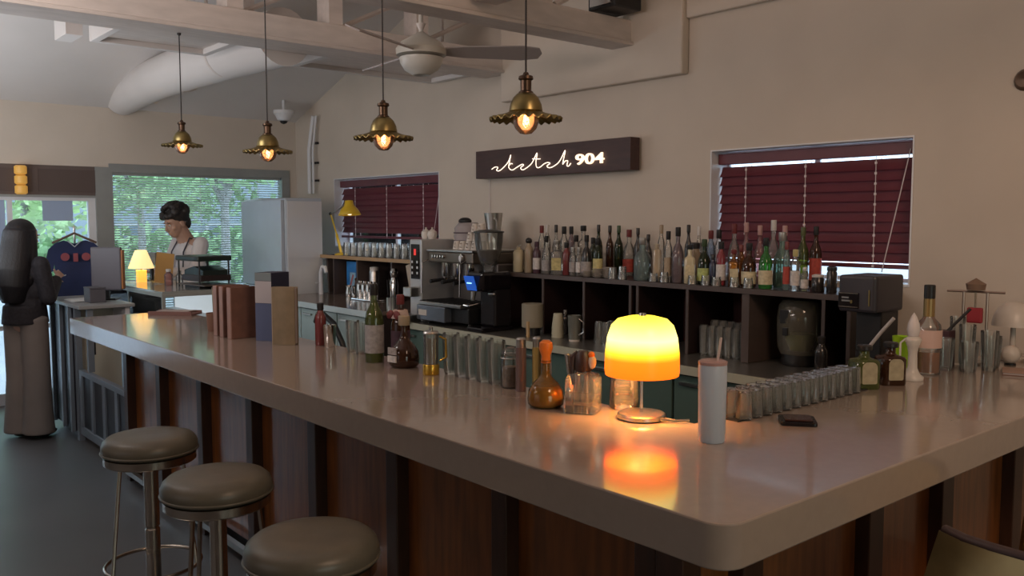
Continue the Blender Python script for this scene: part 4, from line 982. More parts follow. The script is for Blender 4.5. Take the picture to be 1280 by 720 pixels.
# glass cluster near the wall
for k, (x, y, h, r) in enumerate(((-1.53, 3.59, .13, .034), (-1.45, 3.62, .12, .034), (-1.49, 3.695, .18, .032), (-1.41, 3.71, .16, .034), (-1.565, 3.78, .20, .030), (-1.43, 3.80, .13, .032))):
    tumbler('clear glass in the cluster right of the whisky bottle, %s counted from it' % ORD[k], x, y, r, h, m=M_clear, group='glass cluster at the bar end')
t = thing('straw_holder', 'dark box of black stirrers behind the glass cluster', 'holder', (-1.55, 3.72, Z + 0.0)); t.location = (-1.57, 3.68, Z)
B('box_body', -.028, .028, -.03, .03, 0, .15, mat('dark_plum_box', (.05, .015, .02), .5), t, .003)
MB().tube([(0, 0, .14), (.07, .06, .24)], .006, 6).build('stirrer', M_black, t); MB().tube([(0, .0, .14), (.03, -.02, .16), (-.02, -.028, .10)], .004, 6).build('stirrer', M_black, t)
t = thing('jigger_stand', 'steel rack with crossbar of hanging tools near the wall', 'rack', (-1.53, 3.86, Z), .2)
MB().cyl((0, 0, 0), .05, 0, .008, 20).build('rack_base', M_steel, t)
for s_ in (-.045, .045): MB().tube([(s_, 0, .008), (s_, 0, .30)], .006, 8).build('rack_upright', mat('copper_tube', (.40, .30, .25), .3, .8), t)
MB().tube([(-.11, 0, .302), (.11, 0, .302)], .005, 8).build('crossbar', mat('copper_tube', (.40, .30, .25), .3, .8), t)
B('red_pouch', -.03, .03, -.012, .012, .17, .235, mat('red_fabric', (.30, .02, .03), .6), t, .006); B('pouch_clip', -.004, .004, -.004, .004, .234, .30, M_steel, t); MB().lathe([(0.0, .31), (.035, .31), (.04, .335), (0, .36)], 14).build('top_ornament', mat('copper_ornament', (.26, .17, .12), .5, .4), t)
t = thing('mushroom_lamp', 'unlit white mushroom lamp at the right end of the bar', 'lamp', (-1.45, 4.06, Z))
MB().lathe([(0, 0), (.045, 0), (.047, .01), (.04, .016), (.012, .02), (.010, .165), (0, .165)], 24).build('lamp_stem', M_cream, t)
MB().lathe([(.085, .150), (.084, .158), (.076, .20), (.055, .232), (.028, .250), (0, .255), (0, .250), (.026, .244), (.052, .226), (.072, .196), (.080, .152)], 36).build('lamp_shade', M_cream, t, ang=60)
for k, (x, y, r) in enumerate(((-1.41, 3.93, .038), (-1.32, 3.97, .038))):
    t = thing('ceramic_ball', 'small pale round ceramic ball lamp, %s one near the mushroom lamp' % ['left', 'right'][k], 'ornament', (x, y, Z)); MB().lathe([(0, 0), (.022, 0), (.022, .006), (0, .006)], 16).build('ball_foot', M_black, t); MB().ell((0, 0, .006 + r * .97), r, r, r, 24, 14).build('ball_body', M_cream, t, ang=80)
t = thing('wall_box', 'dark wine coloured box with pale lower band behind the mushroom lamp', 'box', (-1.20, 4.22, Z)); B('box_body', -.12, .14, -.06, .08, 0.0, .15, mat('wine_box', (.10, .035, .035), .5), t, .003); B('pale_band', -.12, .14, -.0615, -.0602, .0, .08, mat('pale_box_band', (.36, .28, .26), .6), t)
t = thing('closed_notebook', 'thin notebook with copper edge at the right frame edge', 'notebook', (-1.26, 3.74, Z), .35); B('pages', -.10, .10, -.065, .065, .002, .010, M_page, t); B('cover', -.103, .103, -.068, .068, .0102, .013, mat('copper_cover', (.40, .24, .18), .4, .3), t, .001); B('cover', -.103, .103, -.068, .068, 0, .0018, M_menu, t)

# ---- machines on the back worktop
ZB = .8805
# espresso machine
t = thing('espresso_machine', 'large steel espresso machine with drip tray on the back worktop', 'coffee machine', (-4.985, 3.86, ZB))
t.scale = (.63, 1, 1)
B('base', -.42, .42, -.24, .30, .03, .14, M_black, t, .01); B('body', -.42, .42, .02, .30, .14, .44, mat('machine_grey', (.20, .18, .17), .3, .7), t, .012)
B('head_housing', -.42, .42, -.20, .30, .44, .52, mat('machine_bronze', (.20, .17, .14), .3, .8), t, .012); B('cup_rail', -.43, .43, -.21, .30, .52, .535, M_steel, t, .003)
B('drip_tray', -.40, .40, -.30, .02, .14, .165, M_steel, t, .004); B('front_plate', -.42, .12, -.305, -.24, .03, .138, mat('blue_steel_plate', (.26, .29, .34), .25, .8), t, .006)
B('name_plate', -.38, -.22, -.3068, -.3052, .065, .105, M_cream, t)
for k in range(9): B('tray_slat', -.38 + k * .085, -.34 + k * .085, -.29, .0, .166, .171, M_black, t)
for x in (-.22, .0, .22):
    MB().lathe([(0, .34), (.042, .34), (.045, .37), (.045, .44)], 20).xf(Matrix.Translation((x, -.12, 0))).build('group_head', M_chrome, t)
    pf = MB().lathe([(0, .29), (.030, .29), (.034, .30), (.034, .338)], 18).xf(Matrix.Translation((x, -.12, 0))).build('portafilter', M_chrome, t)
    MB().tube([(x, -.15, .32), (x + .02, -.28, .31)], [.011, .015], 10).build('filter_handle', M_black, pf)
for x in (-.38, .34):
    MB().tube([(x, -.22, .46), (x, -.27, .44), (x + .01, -.28, .22)], .006, 8).build('steam_wand', M_chrome, t)
MB().lathe([(0, 0), (.032, 0), (.032, .012), (0, .02)], 24).xf(Matrix.Translation((.24, -.205, .48)) @ Matrix.Rotation(PI / 2, 4, 'X')).build('pressure_dial', M_chrome, t)
MB().lathe([(0, .0), (.022, 0), (.022, .004), (0, .004)], 24).xf(Matrix.Translation((.24, -.222, .48)) @ Matrix.Rotation(PI / 2, 4, 'X')).build('dial_face', M_white, t)
for x in (-.38, .38):
    for y in (-.2, .26): MB().lathe([(0, 0), (.025, 0), (.02, .03), (0, .03)], 12, (x, y, 0)).build('foot', M_black, t)
for k in range(5): MB().lathe([(0, 0), (.014, 0), (.012, .018), (0, .02)], 12).xf(Matrix.Translation((-.3 + k * .05, -.202, .485)) @ Matrix.Rotation(PI / 2, 4, 'X')).build('button', M_steel, t)
t = thing('coffee_brewer', 'narrow pale machine with black keypad panel left of the espresso machine', 'coffee machine', (-5.355, 3.70, ZB), 0)
t.scale = (1.0, 1.0, 1.16)
B('column', -.075, .075, -.08, .22, 0, .52, mat('pale_silver', (.50, .50, .50), .3, .5), t, .008); B('keypad', -.055, .055, -.0845, -.0802, .27, .49, M_blackgloss, t, .001)
B('red_display', -.014, .014, -.0860, -.0847, .42, .46, mat('red_led', (.5, .02, .02), .4, emit=(1, .06, .05), es=.5), t)
for k in range(6): B('key', -.045 + .065 * (k % 2), -.028 + .065 * (k % 2), -.0862, -.0847, .30 + .035 * (k // 2), .315 + .035 * (k // 2), M_white, t)
B('spout_block', -.05, .05, -.16, -.081, .16, .22, M_steel, t, .006); B('drip_base', -.07, .07, -.20, -.081, 0, .05, M_steel, t, .005)
t = thing('wooden_paddle', 'pale wooden paddle leaning left of the brewer', 'paddle', (-5.62, 3.76, .9515)); MB().obox((0, 0, .17), (1, 0, .28), (0, 1, 0), (-.28, 0, 1), .028, .005, .165).build('paddle_blade', mat('pale_wood', (.48, .38, .29), .5, var=.1), t); MB().tube([(.012, 0, .02), (.045, 0, .0)], .01, 6).build('paddle_grip', mat('pale_wood', (.48, .38, .29), .5), t)
# cups on the machine
cz = ZB + .5365; c0 = None
def cup_parts(r, h): return [(0, 0), (r * .6, 0), (r * .66, .003), (r, h), (r * .93, h), (r * .58, .006), (0, .006)]
idx = 0
for row, (y, xs_, lv) in enumerate(((3.76, (-5.03, -4.96, -4.89, -4.82, -4.75), 0), (3.84, (-5.01, -4.94, -4.87, -4.80), 0), (3.80, (-4.92, -4.85, -4.78), 1), (3.80, (-4.87, -4.80), 2))):
    for j, x in enumerate(xs_):
        lab = 'white upturned espresso cup on the machine, %s, %s from the left' % (['front row', 'back row', 'second layer', 'top layer'][row], W5[j])
        loc = (x, y, cz + lv * .062)
        if c0 is None:
            c0 = thing('espresso_cup', lab, 'cup', loc, -1.2, 'cups on the espresso machine')
            m = MB().lathe(cup_parts(.033, .060), 20); m.v = [(a, b_, .06 - c_) for a, b_, c_ in m.v]; m.build('cup_body', M_cream, c0)
            MB().tube([(.030, 0, .015), (.048, 0, .018), (.048, 0, .040), (.024, 0, .045)], .0035, 6).build('cup_handle', M_cream, c0)
        else: dup(c0, loc, lab)
t = thing('striped_towel_roll', 'rolled grey towel bundle with dark stripes on the espresso machine', 'towel', (-5.16, 3.96, cz))
MB().lathe([(0, 0), (.095, 0), (.105, .03), (.10, .06), (.11, .09), (.10, .12), (.105, .15), (.07, .19), (0, .19)], 24).build('towel_body', mat('grey_towel', (.36, .32, .32), .8, var=.1), t, ang=60)
for z in (.055, .115): MB().tube([(.105 * math.cos(a), .105 * math.sin(a), z) for a in [2 * PI * i / 28 for i in range(28)]], .006, 6, True).build('towel_stripe', mat('dark_stripe', (.14, .11, .12), .8), t)
MB().ell((.0, -.03, .20), .055, .045, .028).build('black_ball', M_black, t)
t = thing('milk_pitchers', 'pair of nested steel pitchers behind the towel bundle', 'pitcher', (-5.0, 4.07, cz)); MB().lathe([(.0, 0), (.05, 0), (.05, .10), (.07, .26), (.066, .26), (.046, .10), (0, .01)], 24).build('pitcher_body', M_steel, t); MB().tube([(.055, -.03, .22), (.10, -.05, .20), (.10, -.05, .10), (.05, -.03, .08)], .008, 8).build('pitcher_handle', M_steel, t)
for k, x in enumerate((-5.39, -5.31)):
    t = thing('small_teapot', 'small pale teapot on the machine top, %s one' % ['left', 'right'][k], 'teapot', (x, 3.74, ZB + .6045)); MB().lathe([(0, 0), (.028, 0), (.036, .025), (.033, .055), (.015, .068), (.006, .075), (.008, .085), (0, .088)], 20).build('pot_body', M_cream, t); MB().tube([(.03, -.01, .02), (.05, -.015, .045)], [.008, .004], 8).build('pot_spout', M_cream, t)
t = thing('wood_tray', 'round ochre wooden tray lying between the cups and the grinder', 'tray', (-4.50, 3.94, 1.2708)); t.location = (-4.62, 4.07, ZB + .3905 + .0); t.scale = (.5, .5, 1); MB().lathe([(0, 0), (.09, 0), (.11, .012), (.105, .02), (.085, .008), (0, .008)], 28).build('tray_body', mat('ochre_wood', (.34, .24, .09), .5), t)
MB().lathe([(0, .008), (.085, .008), (.105, .025), (0, .035)], 28).build('tray_cloth', mat('ochre_cloth', (.28, .20, .10), .8), t)
# grinder
t = thing('coffee_grinder', 'black coffee grinder with glass bean hopper and blue display', 'grinder', (-4.585, 3.692, ZB))
B('base', -.08, .09, -.13, .14, 0, .03, M_blackgloss, t, .01); B('body', -.075, .085, -.02, .13, .03, .34, mat('grinder_black', (.018, .016, .018), .25), t, .015); B('head', -.085, .09, -.13, .13, .27, .40, M_blackgloss, t, .02)
MB().obox((-.02, -.142, .325), (1, 0, 0), (0, .9, .3), (0, -.3, .9), .05, .004, .05).build('display', mat('blue_display', (.01, .03, .10), .2, emit=(.03, .16, .8), es=.5), t)
B('display_digits', -.05, .0, -.150, -.1475, .322, .330, mat('blue_digits', (.2, .5, 1), .4, emit=(.25, .55, 1), es=2.0), t)
MB().lathe([(.0, .40), (.035, .40), (.035, .43), (.055, .45), (.085, .54), (.095, .60), (.098, .66), (.094, .66), (.052, .455), (0, .44)], 32).build('bean_hopper', M_clear, t, ang=50)
MB().lathe([(0, .442), (.050, .456), (.082, .542), (0, .546)], 28).build('beans', mat('coffee_beans', (.05, .028, .012), .5, var=.5, scale=80, bump=.5), t)
MB().lathe([(0, .66), (.104, .66), (.104, .668), (.06, .678), (0, .682)], 32).build('hopper_lid', M_black, t)
MB().tube([(.0, -.13, .27), (.0, -.14, .21)], [.02, .012], 12).build('grind_chute', M_steel, t); MB().tube([(-.03, -.12, .19), (-.03, -.19, .18), (.03, -.19, .18), (.03, -.12, .19)], .005, 6).build('filter_fork', M_chrome, t); MB().ell((.05, -.02, .25), .035, .012, .018).build('badge', M_steel, t)
# back worktop smalls (in the cubbies)
t = thing('glass_server', 'clear glass coffee server with handle in the first cubby', 'server', (-4.40, 3.98, ZB)); MB().lathe([(0, 0), (.055, 0), (.065, .02), (.06, .09), (.042, .12), (.05, .15), (.047, .15), (.039, .12), (.056, .09), (.06, .02), (0, .004)], 28).build('glass_body', M_clear, t); MB().tube([(-.05, -.02, .13), (-.095, -.04, .12), (-.095, -.04, .05), (-.06, -.025, .04)], .006, 8).build('server_handle', M_clear, t)
t = thing('beige_bucket', 'beige cylindrical filter drum before the first divider', 'container', (-4.22, 3.76, ZB)); MB().lathe([(0, 0), (.05, 0), (.05, .05), (0, .05)], 20).build('drum_stand', M_black, t); MB().lathe([(0, .05), (.066, .05), (.07, .055), (.07, .20), (.066, .205), (0, .205)], 28).build('drum_body', mat('beige_paper', (.30, .27, .20), .6), t)
t = thing('wooden_stick', 'pale wooden stick standing in front of the beige drum', 'stick', (-4.15, 3.66, ZB)); B('stick_body', -.010, .010, -.006, .006, .0, .10, mat('orange_wood', (.50, .33, .16), .5), t)
t = thing('paper_cups', 'inverted stack of cream paper cups on the back worktop', 'cups', (-4.02, 3.80, ZB))
for k in range(4): MB().lathe([(.040, .0 + .018 * k), (.041, .003 + .018 * k), (.028, .10 + .018 * k), (0, .10 + .018 * k)], 20).build('paper_cup', mat('cream_paper', (.52, .49, .36), .6), t)
t = thing('steel_pitcher', 'grey steel pitcher with pale foot right of the paper cups', 'pitcher', (-3.83, 3.76, ZB)); MB().lathe([(0, .0), (.034, .0), (.034, .012), (0, .012)], 20).build('pitcher_foot', M_cream, t); MB().lathe([(.036, .012), (.042, .16), (.039, .16), (.033, .014)], 24).build('pitcher_body', mat('grey_green_metal', (.20, .20, .17), .4, .5), t); MB().tube([(.04, .0, .14), (.07, .01, .12), (.07, .01, .06), (.038, 0, .04)], .005, 8).build('pitcher_handle', M_steel, t)
bottle('dark slim syrup bottle between drum and paper cups', -4.11, 3.95, ZB, .16, .022, 'slim', 'black', 'steel', None)
k = 0
for (xs_, y, nm) in (((-3.66, -3.60, -3.54), 3.80, 'left of the lamp shade, front'), ((-3.63, -3.57, -3.51), 3.88, 'left of the lamp shade, rear')):
    for j, x in enumerate(xs_): tumbler('upturned highball on worktop %s, %s from the left' % (nm, W5[j]), x, y, .027, .135, z=ZB, m=M_clear, up=False, group='highball glasses left of the lamp')
for (y, nm) in ((3.92, 'front row'), (4.02, 'back row')):
    for j in range(6): tumbler('highball glass in the cubby right of the lamp, %s, %s from the left' % (nm, ORD[j]), -2.972 + j * .053, y, .024, .165 if y < 4 else .185, z=ZB, m=M_clear, group='highball glasses right of the lamp')
t = thing('blender_machine', 'rounded grey blender with green glowing jar inside the right cubby', 'blender', (-2.44, 4.02, ZB))
MB().lathe([(0, .0), (.085, 0), (.095, .02), (.09, .06), (.07, .075), (0, .075)], 28).build('base', M_black, t)
m = MB(); m.lathe([(.10, .06), (.115, .10), (.12, .24), (.11, .31), (.09, .335), (0, .34)], 28).build('hood', glassm('smoky_hood', (.62, .60, .52), .30, .1, .8, (.30, .28, .22)), t, ang=60)
MB().lathe([(0, .075), (.05, .075), (.075, .13), (.07, .16), (0, .16)], 24).build('jar_content', mat('green_content', (.26, .34, .10), .4), t); B('switch_block', -.05, .0, -.118, -.09, .22, .29, M_black, t, .004); B('switch_block', -.03, .0, -.124, -.10, .16, .20, M_black, t, .003)
# black boxy machine on the right end
t = thing('juice_dispenser', 'black boxy machine with silver lettered plate under the right window', 'machine', (-1.93, 3.72, ZB))
t.scale = (.66, .72, 1)
B('tower', -.08, .10, .0, .22, 0, .34, M_black, t, .01); m = MB().prism(round_poly([(-.135, -.14), (.135, -.14), (.135, .22), (-.135, .22)], [.03] * 4), .34, .50); m.build('head', mat('charcoal_plastic', (.035, .032, .04), .4), t, bevel=.012)
B('nameplate', -.125, .02, -.146, -.1405, .355, .425, M_blackgloss, t, .002)
for z in (.36, .42): B('chrome_strip', -.12, .015, -.1485, -.1465, z, z + .004, M_chrome, t)
for k, (a, b_) in enumerate(((-.10, -.04), (-.10, -.05))): B('plate_lettering', a, b_, -.1485, -.1465, .385 + .014 * k, .392 + .014 * k, M_steel, t)
MB().lathe([(0, 0), (.008, 0), (.008, .004), (0, .004)], 12).xf(Matrix.Translation((-.03, -.147, .385)) @ Matrix.Rotation(PI / 2, 4, 'X')).build('round_emblem', M_brass, t)
B('brass_tab', .085, .095, -.146, -.1405, .37, .44, M_brass, t); B('base', -.12, .12, -.14, .22, 0, .02, M_black, t, .004)
t = thing('white_hose', 'thin white curved hose left of the lime cup', 'hose', (-1.80, 3.42 + .2, ZB)); MB().tube([(-.06, -.02, 0), (-.075, -.02, .10), (-.06, -.02, .19), (.0, -.02, .27), (.05, -.02, .33)], .008, 8).build('hose_tube', mat('hose_white', (.55, .52, .50), .4), t)
bottle('black stubby bottle with pale lid beside the juice machine', -2.16, 3.74, ZB, .20, .03, 'slim', 'black', 'black', None)

# ---- left worktop and cubby contents
ZL = .9505
t = thing('blue_packet', 'bright blue printed packet standing in the far cubby', 'packet', (-7.02, 4.06, ZL)); B('packet_body', -.085, .085, -.02, .02, 0, .30, mat('blue_print', (.03, .22, .58), .4, var=.35, scale=9), t, .006)
B('pale_print_panel', -.02, .08, -.0215, -.0202, .03, .20, mat('pale_print', (.30, .50, .66), .5, var=.3, scale=14), t); MB().obox((.0, -.0222, .10), (.45, 0, .9), (0, 1, 0), (-.9, 0, .45), .09, .0006, .012).build('red_print_stripe', mat('red_print', (.50, .16, .16), .5), t)
t = thing('steel_server', 'row of ribbed chrome jugs on a tray under the far window', 'jug set', (-6.40, 3.84, ZL)); B('tray', -.16, .16, -.07, .07, 0, .012, M_chrome, t, .004)
for k in range(4): MB().lathe([(0, .012), (.034, .012), (.036, .02), (.034, .13), (.020, .145), (.022, .16), (0, .162)], 18, (-.115 + .076 * k, 0, 0)).build('chrome_jug', M_chrome, t)
MB().tube([(-.148, -.02, .12), (-.19, -.03, .11), (-.19, -.03, .05), (-.15, -.02, .04)], .006, 8).build('jug_handle', M_black, t)
t = thing('water_flask', 'steel flask with pale top in the second far cubby', 'flask', (-6.62, 4.04, ZL)); MB().lathe([(0, 0), (.045, 0), (.045, .22), (.04, .235), (0, .235)], 24).build('flask_body', M_steel, t); MB().lathe([(0, .235), (.04, .235), (.038, .265), (0, .27)], 20).build('flask_lid', M_cream, t)
t = thing('pepper_mill', 'small dark pepper mill in the far cubby', 'mill', (-6.86, 4.00, ZL)); MB().lathe([(0, 0), (.022, 0), (.024, .02), (.014, .06), (.018, .10), (.010, .13), (.016, .15), (0, .165)], 16).build('mill_body', M_brown_metal, t)
for k, x in enumerate((-6.82, -6.72)):
    t = thing('milk_jug', 'small steel milk jug beside the pepper mill, %s one' % ['left', 'right'][k], 'jug', (x, 3.90, ZL), .4 + 3 * k); MB().lathe([(0, 0), (.026, 0), (.030, .03), (.022, .075), (.026, .10), (.023, .10), (.018, .075), (0, .01)], 18).build('jug_body', M_chrome, t); MB().tube([(.022, 0, .09), (.048, 0, .08), (.044, 0, .04), (.026, 0, .035)], .003, 6).build('jug_handle', M_chrome, t)
t = thing('globe_kettle', 'round topped chrome shaker right of the chrome jugs', 'shaker', (-6.16, 3.95, ZL)); MB().lathe([(0, 0), (.035, 0), (.04, .15), (.02, .20), (.03, .22), (.034, .25), (.02, .275), (0, .28)], 20).build('shaker_body', M_chrome, t)
t = thing('white_tap', 'white gooseneck tap at the left end of the worktop', 'tap', (-7.32, 3.80, ZL)); t.location = (-7.22, 3.84, ZL); MB().tube([(0, 0, 0), (0, 0, .20), (.03, 0, .25), (.08, 0, .25), (.10, 0, .20)], [.02, .018, .018, .018, .016], 12).build('tap_body', M_white, t); B('tap_lever', -.006, .006, -.05, -.018, .10, .112, M_white, t)
t = thing('cutlery_rack', 'cluster of dark handled tools before the narrow brewer', 'tools', (-5.62, 3.58, ZL)); MB().lathe([(0, 0), (.04, 0), (.04, .09), (.036, .09), (.034, .006), (0, .006)], 20).build('tool_holder', M_steel, t)
for k in range(5): MB().tube([(.02 * math.cos(k * 1.3), .02 * math.sin(k * 1.3), .01), (.034 * math.cos(k * 1.3), .034 * math.sin(k * 1.3), .19 + .01 * k)], .004, 6).build('tool', M_black if k % 2 else M_chrome, t)
k = 0
for (n_, y, nm) in ((12, 4.00, 'front'), (12, 4.12, 'rear')):
    for j in range(n_):
        x = -7.02 + j * .118 + (.05 if nm == 'rear' else 0)
        o = MB().lathe([(.034, 0), (.036, .002), (.030, .12), (0, .122), (0, .116), (.027, .114), (.033, .002)], 16).build('sill_glass', M_clear, None, loc=(x, y, 1.3055)) if k == 0 else o.copy()
        if k: COL.objects.link(o); o.location = (x, y, 1.3055)
        tag(o, 'upturned glass on the shelf below the far blind, %s row, %s from the left' % (nm, ORD[j]), 'glass', 'glasses under the far window'); k += 1
# yellow desk lamp
t = thing('desk_lamp', 'yellow jointed desk lamp with cone shade before the far window', 'lamp', (-7.16, 4.02, 1.3055))
M_yel = mat('yellow_enamel', (.70, .46, .03), .35, spec=.4)
MB().lathe([(0, 0), (.06, 0), (.06, .012), (.02, .02), (0, .02)], 24).build('base', M_yel, t)
MB().tube([(0, 0, .02), (-.08, 0, .19)], .013, 8).build('lower_arm', M_yel, t); MB().tube([(-.08, 0, .19), (-.19, 0, .38)], .007, 8).build('middle_arm', M_yel, t)
MB().tube([(-.19, 0, .38), (-.09, 0, .40), (.13, -.03, .46)], .007, 8).build('upper_arm', M_steel, t); MB().ell((-.19, 0, .38), .016, .016, .016).build('joint', M_black, t)
hd = MB().lathe([(.10, 0), (.102, .004), (.075, .055), (.045, .085), (.035, .13), (.0, .135), (0, .125), (.03, .12), (.040, .08), (.07, .05)], 28).xf(Matrix.Translation((.215, -.03, .365)) @ Matrix.Rotation(-.08, 4, 'Y')).build('lamp_shade', M_yel, t, ang=60)
MB().ell((.215, -.03, .395), .03, .03, .03).build('bulb', mat('cool_bulb', (1, .9, .6), .4, emit=(1, .85, .55), es=2.5), t)
d = bpy.data.lights.new('desk_lamp_bulb', 'SPOT'); d.energy = 1.2; d.color = (1, .85, .6); d.spot_size = 1.8
o = bpy.data.objects.new('desk_lamp_light', d); COL.objects.link(o); o.location = (.215, -.03, .36); o.parent = t

# ---- on the display case and service counter
ZC = 1.1105
t = thing('shade_lamp', 'lit lamp with pleated cream shade and glowing base on the showcase', 'lamp', (-7.55, 2.36, ZC))
M_shade2 = mat('lit_cream_shade', (.9, .8, .55), .6, emit=(1, .70, .28), es=1.1); M_baseglow = mat('lit_amber_base', (.8, .45, .1), .4, emit=(1, .48, .08), es=.9)
MB().lathe([(.100, .115), (.101, .118), (.045, .265), (.043, .262), (.097, .117)], 32, lobes=16, amp=.015).build('lamp_shade', M_shade2, t, ang=60)
MB().prism(round_poly([(-.035, -.035), (.035, -.035), (.035, .035), (-.035, .035)], [.01] * 4), 0, .10).build('lamp_base', M_baseglow, t); MB().lathe([(.006, .10), (.006, .2)], 8).build('lamp_stem', M_brass, t); MB().ell((0, 0, .2), .022, .022, .03).build('bulb', mat('bulb_lit', (1, .8, .4), .5), t)
d = bpy.data.lights.new('shade_lamp_bulb', 'POINT'); d.energy = 2.2; d.color = (1, .6, .22); d.shadow_soft_size = .03
o = bpy.data.objects.new('shade_lamp_light', d); COL.objects.link(o); o.location = (0, 0, .17); o.parent = t
t = thing('photo_card', 'amber lit framed card leaning beside the cream shade lamp', 'frame', (-7.20, 2.43, ZC + .002), math.radians(62))
MB().obox((0, 0, .125), (1, 0, -.14), (0, 1, .15), (.14, -.15, 1), .068, .006, .125).build('frame_border', mat('amber_card', (.55, .30, .09), .5), t); MB().obox((.004, -.008, .165), (1, 0, -.14), (0, 1, .15), (.14, -.15, 1), .052, .003, .07).build('pale_picture', mat('pale_card', (.85, .62, .38), .5), t)
bottle('lilac clear bottle standing right of the framed card', -7.02, 2.40, ZC, .13, .032, 'slim', 'rose', 'white', None); bottle('second smaller clear bottle beside the lilac one', -6.95, 2.46, ZC, .12, .028, 'slim', 'clear', 'steel', None)
t = thing('till_stand', 'black two tier till stand on the right of the showcase', 'stand', (-6.66, 2.55, ZC), .12)
B('top_tier', -.19, .17, -.14, .14, .205, .245, mat('dark_green_black', (.015, .025, .022), .35), t, .01); B('lower_tier', -.13, .17, -.12, .13, .055, .10, mat('till_brown', (.03, .018, .018), .4), t, .006)
m = MB(); m.prism([(-.12, .10), (.17, .10), (.17, .135), (.03, .165), (-.12, .135)], -.10, .10); m.xf(Matrix.Rotation(PI / 2, 4, 'X')); m.build('sloped_cover', mat('dark_green_black', (.015, .025, .022), .35), t)
for (x, y) in ((-.17, -.12), (.15, -.12), (-.17, .12), (.15, .12)): MB().cyl((x, y, 0), .007, 0, .205, 8).build('upright', M_black, t)
B('round_board', -.20, .24, -.13, .13, .02, .03, mat('board_brown', (.09, .07, .06), .4), t, .01); B('board_foot', -.12, .12, -.1, .1, 0, .02, M_black, t)
t = thing('card_reader', 'small grey till screen behind the cream shade lamp', 'screen', (-7.72, 2.50, ZC), .2); B('screen_body', -.08, .08, -.015, .015, .13, .24, mat('slate_grey', (.15, .16, .18), .4), t, .006); B('screen_stand', -.015, .015, -.01, .01, 0, .13, M_black, t); B('stand_foot', -.05, .05, -.04, .04, 0, .008, M_black, t)
t = thing('grey_monitor', 'slate grey back of a monitor on the service counter', 'monitor', (-7.08, 1.955, Z), math.radians(50)); B('monitor_shell', -.11, .12, -.02, .02, .07, .40, mat('slate_mauve', (.13, .125, .15), .4), t, .01); B('monitor_arm', -.02, .02, -.01, .01, .0, .07, M_black, t); B('monitor_foot', -.09, .09, -.06, .05, 0, .012, M_black, t)
B('orange_side', .1205, .135, -.02, .02, .08, .38, mat('orange_brown', (.38, .15, .04), .4), t, .004)
t = thing('paper_pile', 'white papers lying on the edge of the service counter', 'papers', (-7.12, 1.76, Z)); B('sheet', -.16, .12, -.07, .06, 0, .004, mat('white_paper', (.62, .63, .63), .7), t); B('sheet', -.14, .14, -.06, .07, .0042, .008, mat('white_paper', (.62, .63, .63), .7), t)
t = thing('low_box', 'dark slate box beside the monitor foot', 'box', (-6.94, 1.82, Z)); B('box_body', -.06, .10, -.05, .06, 0, .10, mat('slate_box', (.09, .085, .10), .5), t, .004); B('box_lid', -.062, .102, -.052, .062, .1005, .112, mat('slate_box', (.09, .085, .10), .5), t, .003)

# ---- shirt on a hanger
t = thing('football_shirt', 'navy short sleeved shirt with two red badges on a wooden hanger', 'shirt', (-8.10, 1.99, .98), math.radians(76))
M_navy = mat('navy_jersey', (.012, .022, .085), .75, var=.2, scale=6)
half = [(0, .445), (.05, .465), (.085, .475), (.15, .45), (.20, .40), (.225, .30), (.215, .20), (.165, .215), (.158, .28), (.155, .10), (.16, 0)]
poly = [(x, z) for x, z in half] + [(-x, z) for x, z in reversed(half[1:])]
m = MB(); n = len(poly); NL = 6
vs = []
for s_ in range(2):
    for x, z in poly: vs.append((x, (-.035 if s_ == 0 else .035) * (1 - (abs(x) / .24) ** 2) * (1.0 if z < .44 else .5), z))
fs = [(i, (i + 1) % n, n + (i + 1) % n, n + i) for i in range(n)]
from mathutils.geometry import tessellate_polygon
tri = tessellate_polygon([[Vector((x, z, 0)) for x, z in poly]])
fs += [tuple(a) for a in tri] + [(a[2] + n, a[1] + n, a[0] + n) for a in tri]
m.add(vs, fs).build('shirt_body', M_navy, t, ang=50)
MB().tube([(-.05, -.028, .47), (0, -.030, .42), (.05, -.028, .47)], .006, 6).build('collar', mat('pale_collar', (.40, .45, .52), .6), t)
MB().tube([(-.17, 0, .452), (-.08, 0, .495), (0, 0, .535), (.08, 0, .495), (.17, 0, .452)], .010, 8).build('hanger', mat('hanger_wood', (.13, .08, .06), .5), t)
MB().tube([(0, 0, .535), (0, 0, .56), (.02, 0, .58), (.0, 0, .60), (-.018, 0, .585)], .003, 6).build('hanger_hook', M_steel, t)
for x in (-.075, .085): MB().lathe([(0, .0), (.034, 0), (.034, .004), (0, .004)], 18).xf(Matrix.Translation((x, -.036, .335)) @ Matrix.Rotation(PI / 2, 4, 'X')).build('badge', mat('dull_red_badge', (.30, .07, .09), .6), t)
MB().obox((0.005, -.040, .33), (1, 0, 0), (0, 1, 0), (0, 0, 1), .018, .003, .035).build('center_emblem', mat('dull_red_badge', (.30, .07, .09), .6), t)
t2 = thing('garment_rail', 'thin steel rail stand carrying the navy shirt', 'rail', (-8.10, 1.99, 0), math.radians(76))
MB().tube([(0, .10, .0), (0, .10, 1.56), (0, .0, 1.565)], .009, 8).build('rail_post', M_steel, t2); MB().lathe([(0, 0), (.13, 0), (.13, .012), (0, .02)], 24, (0, .10, 0)).build('rail_base', M_steel, t2)
t = thing('floor_sign', 'small terracotta planter on the floor by the glass door', 'planter', (-8.45, 1.62, 0)); MB().lathe([(0, 0), (.05, 0), (.065, .26), (.07, .27), (.06, .27), (.045, .02), (0, .02)], 20).build('planter_pot', mat('brick_red', (.20, .07, .06), .7), t); MB().lathe([(0, .22), (.056, .22), (.03, .245), (0, .25)], 16).build('soil', mat('soil', (.05, .035, .025), .9), t)

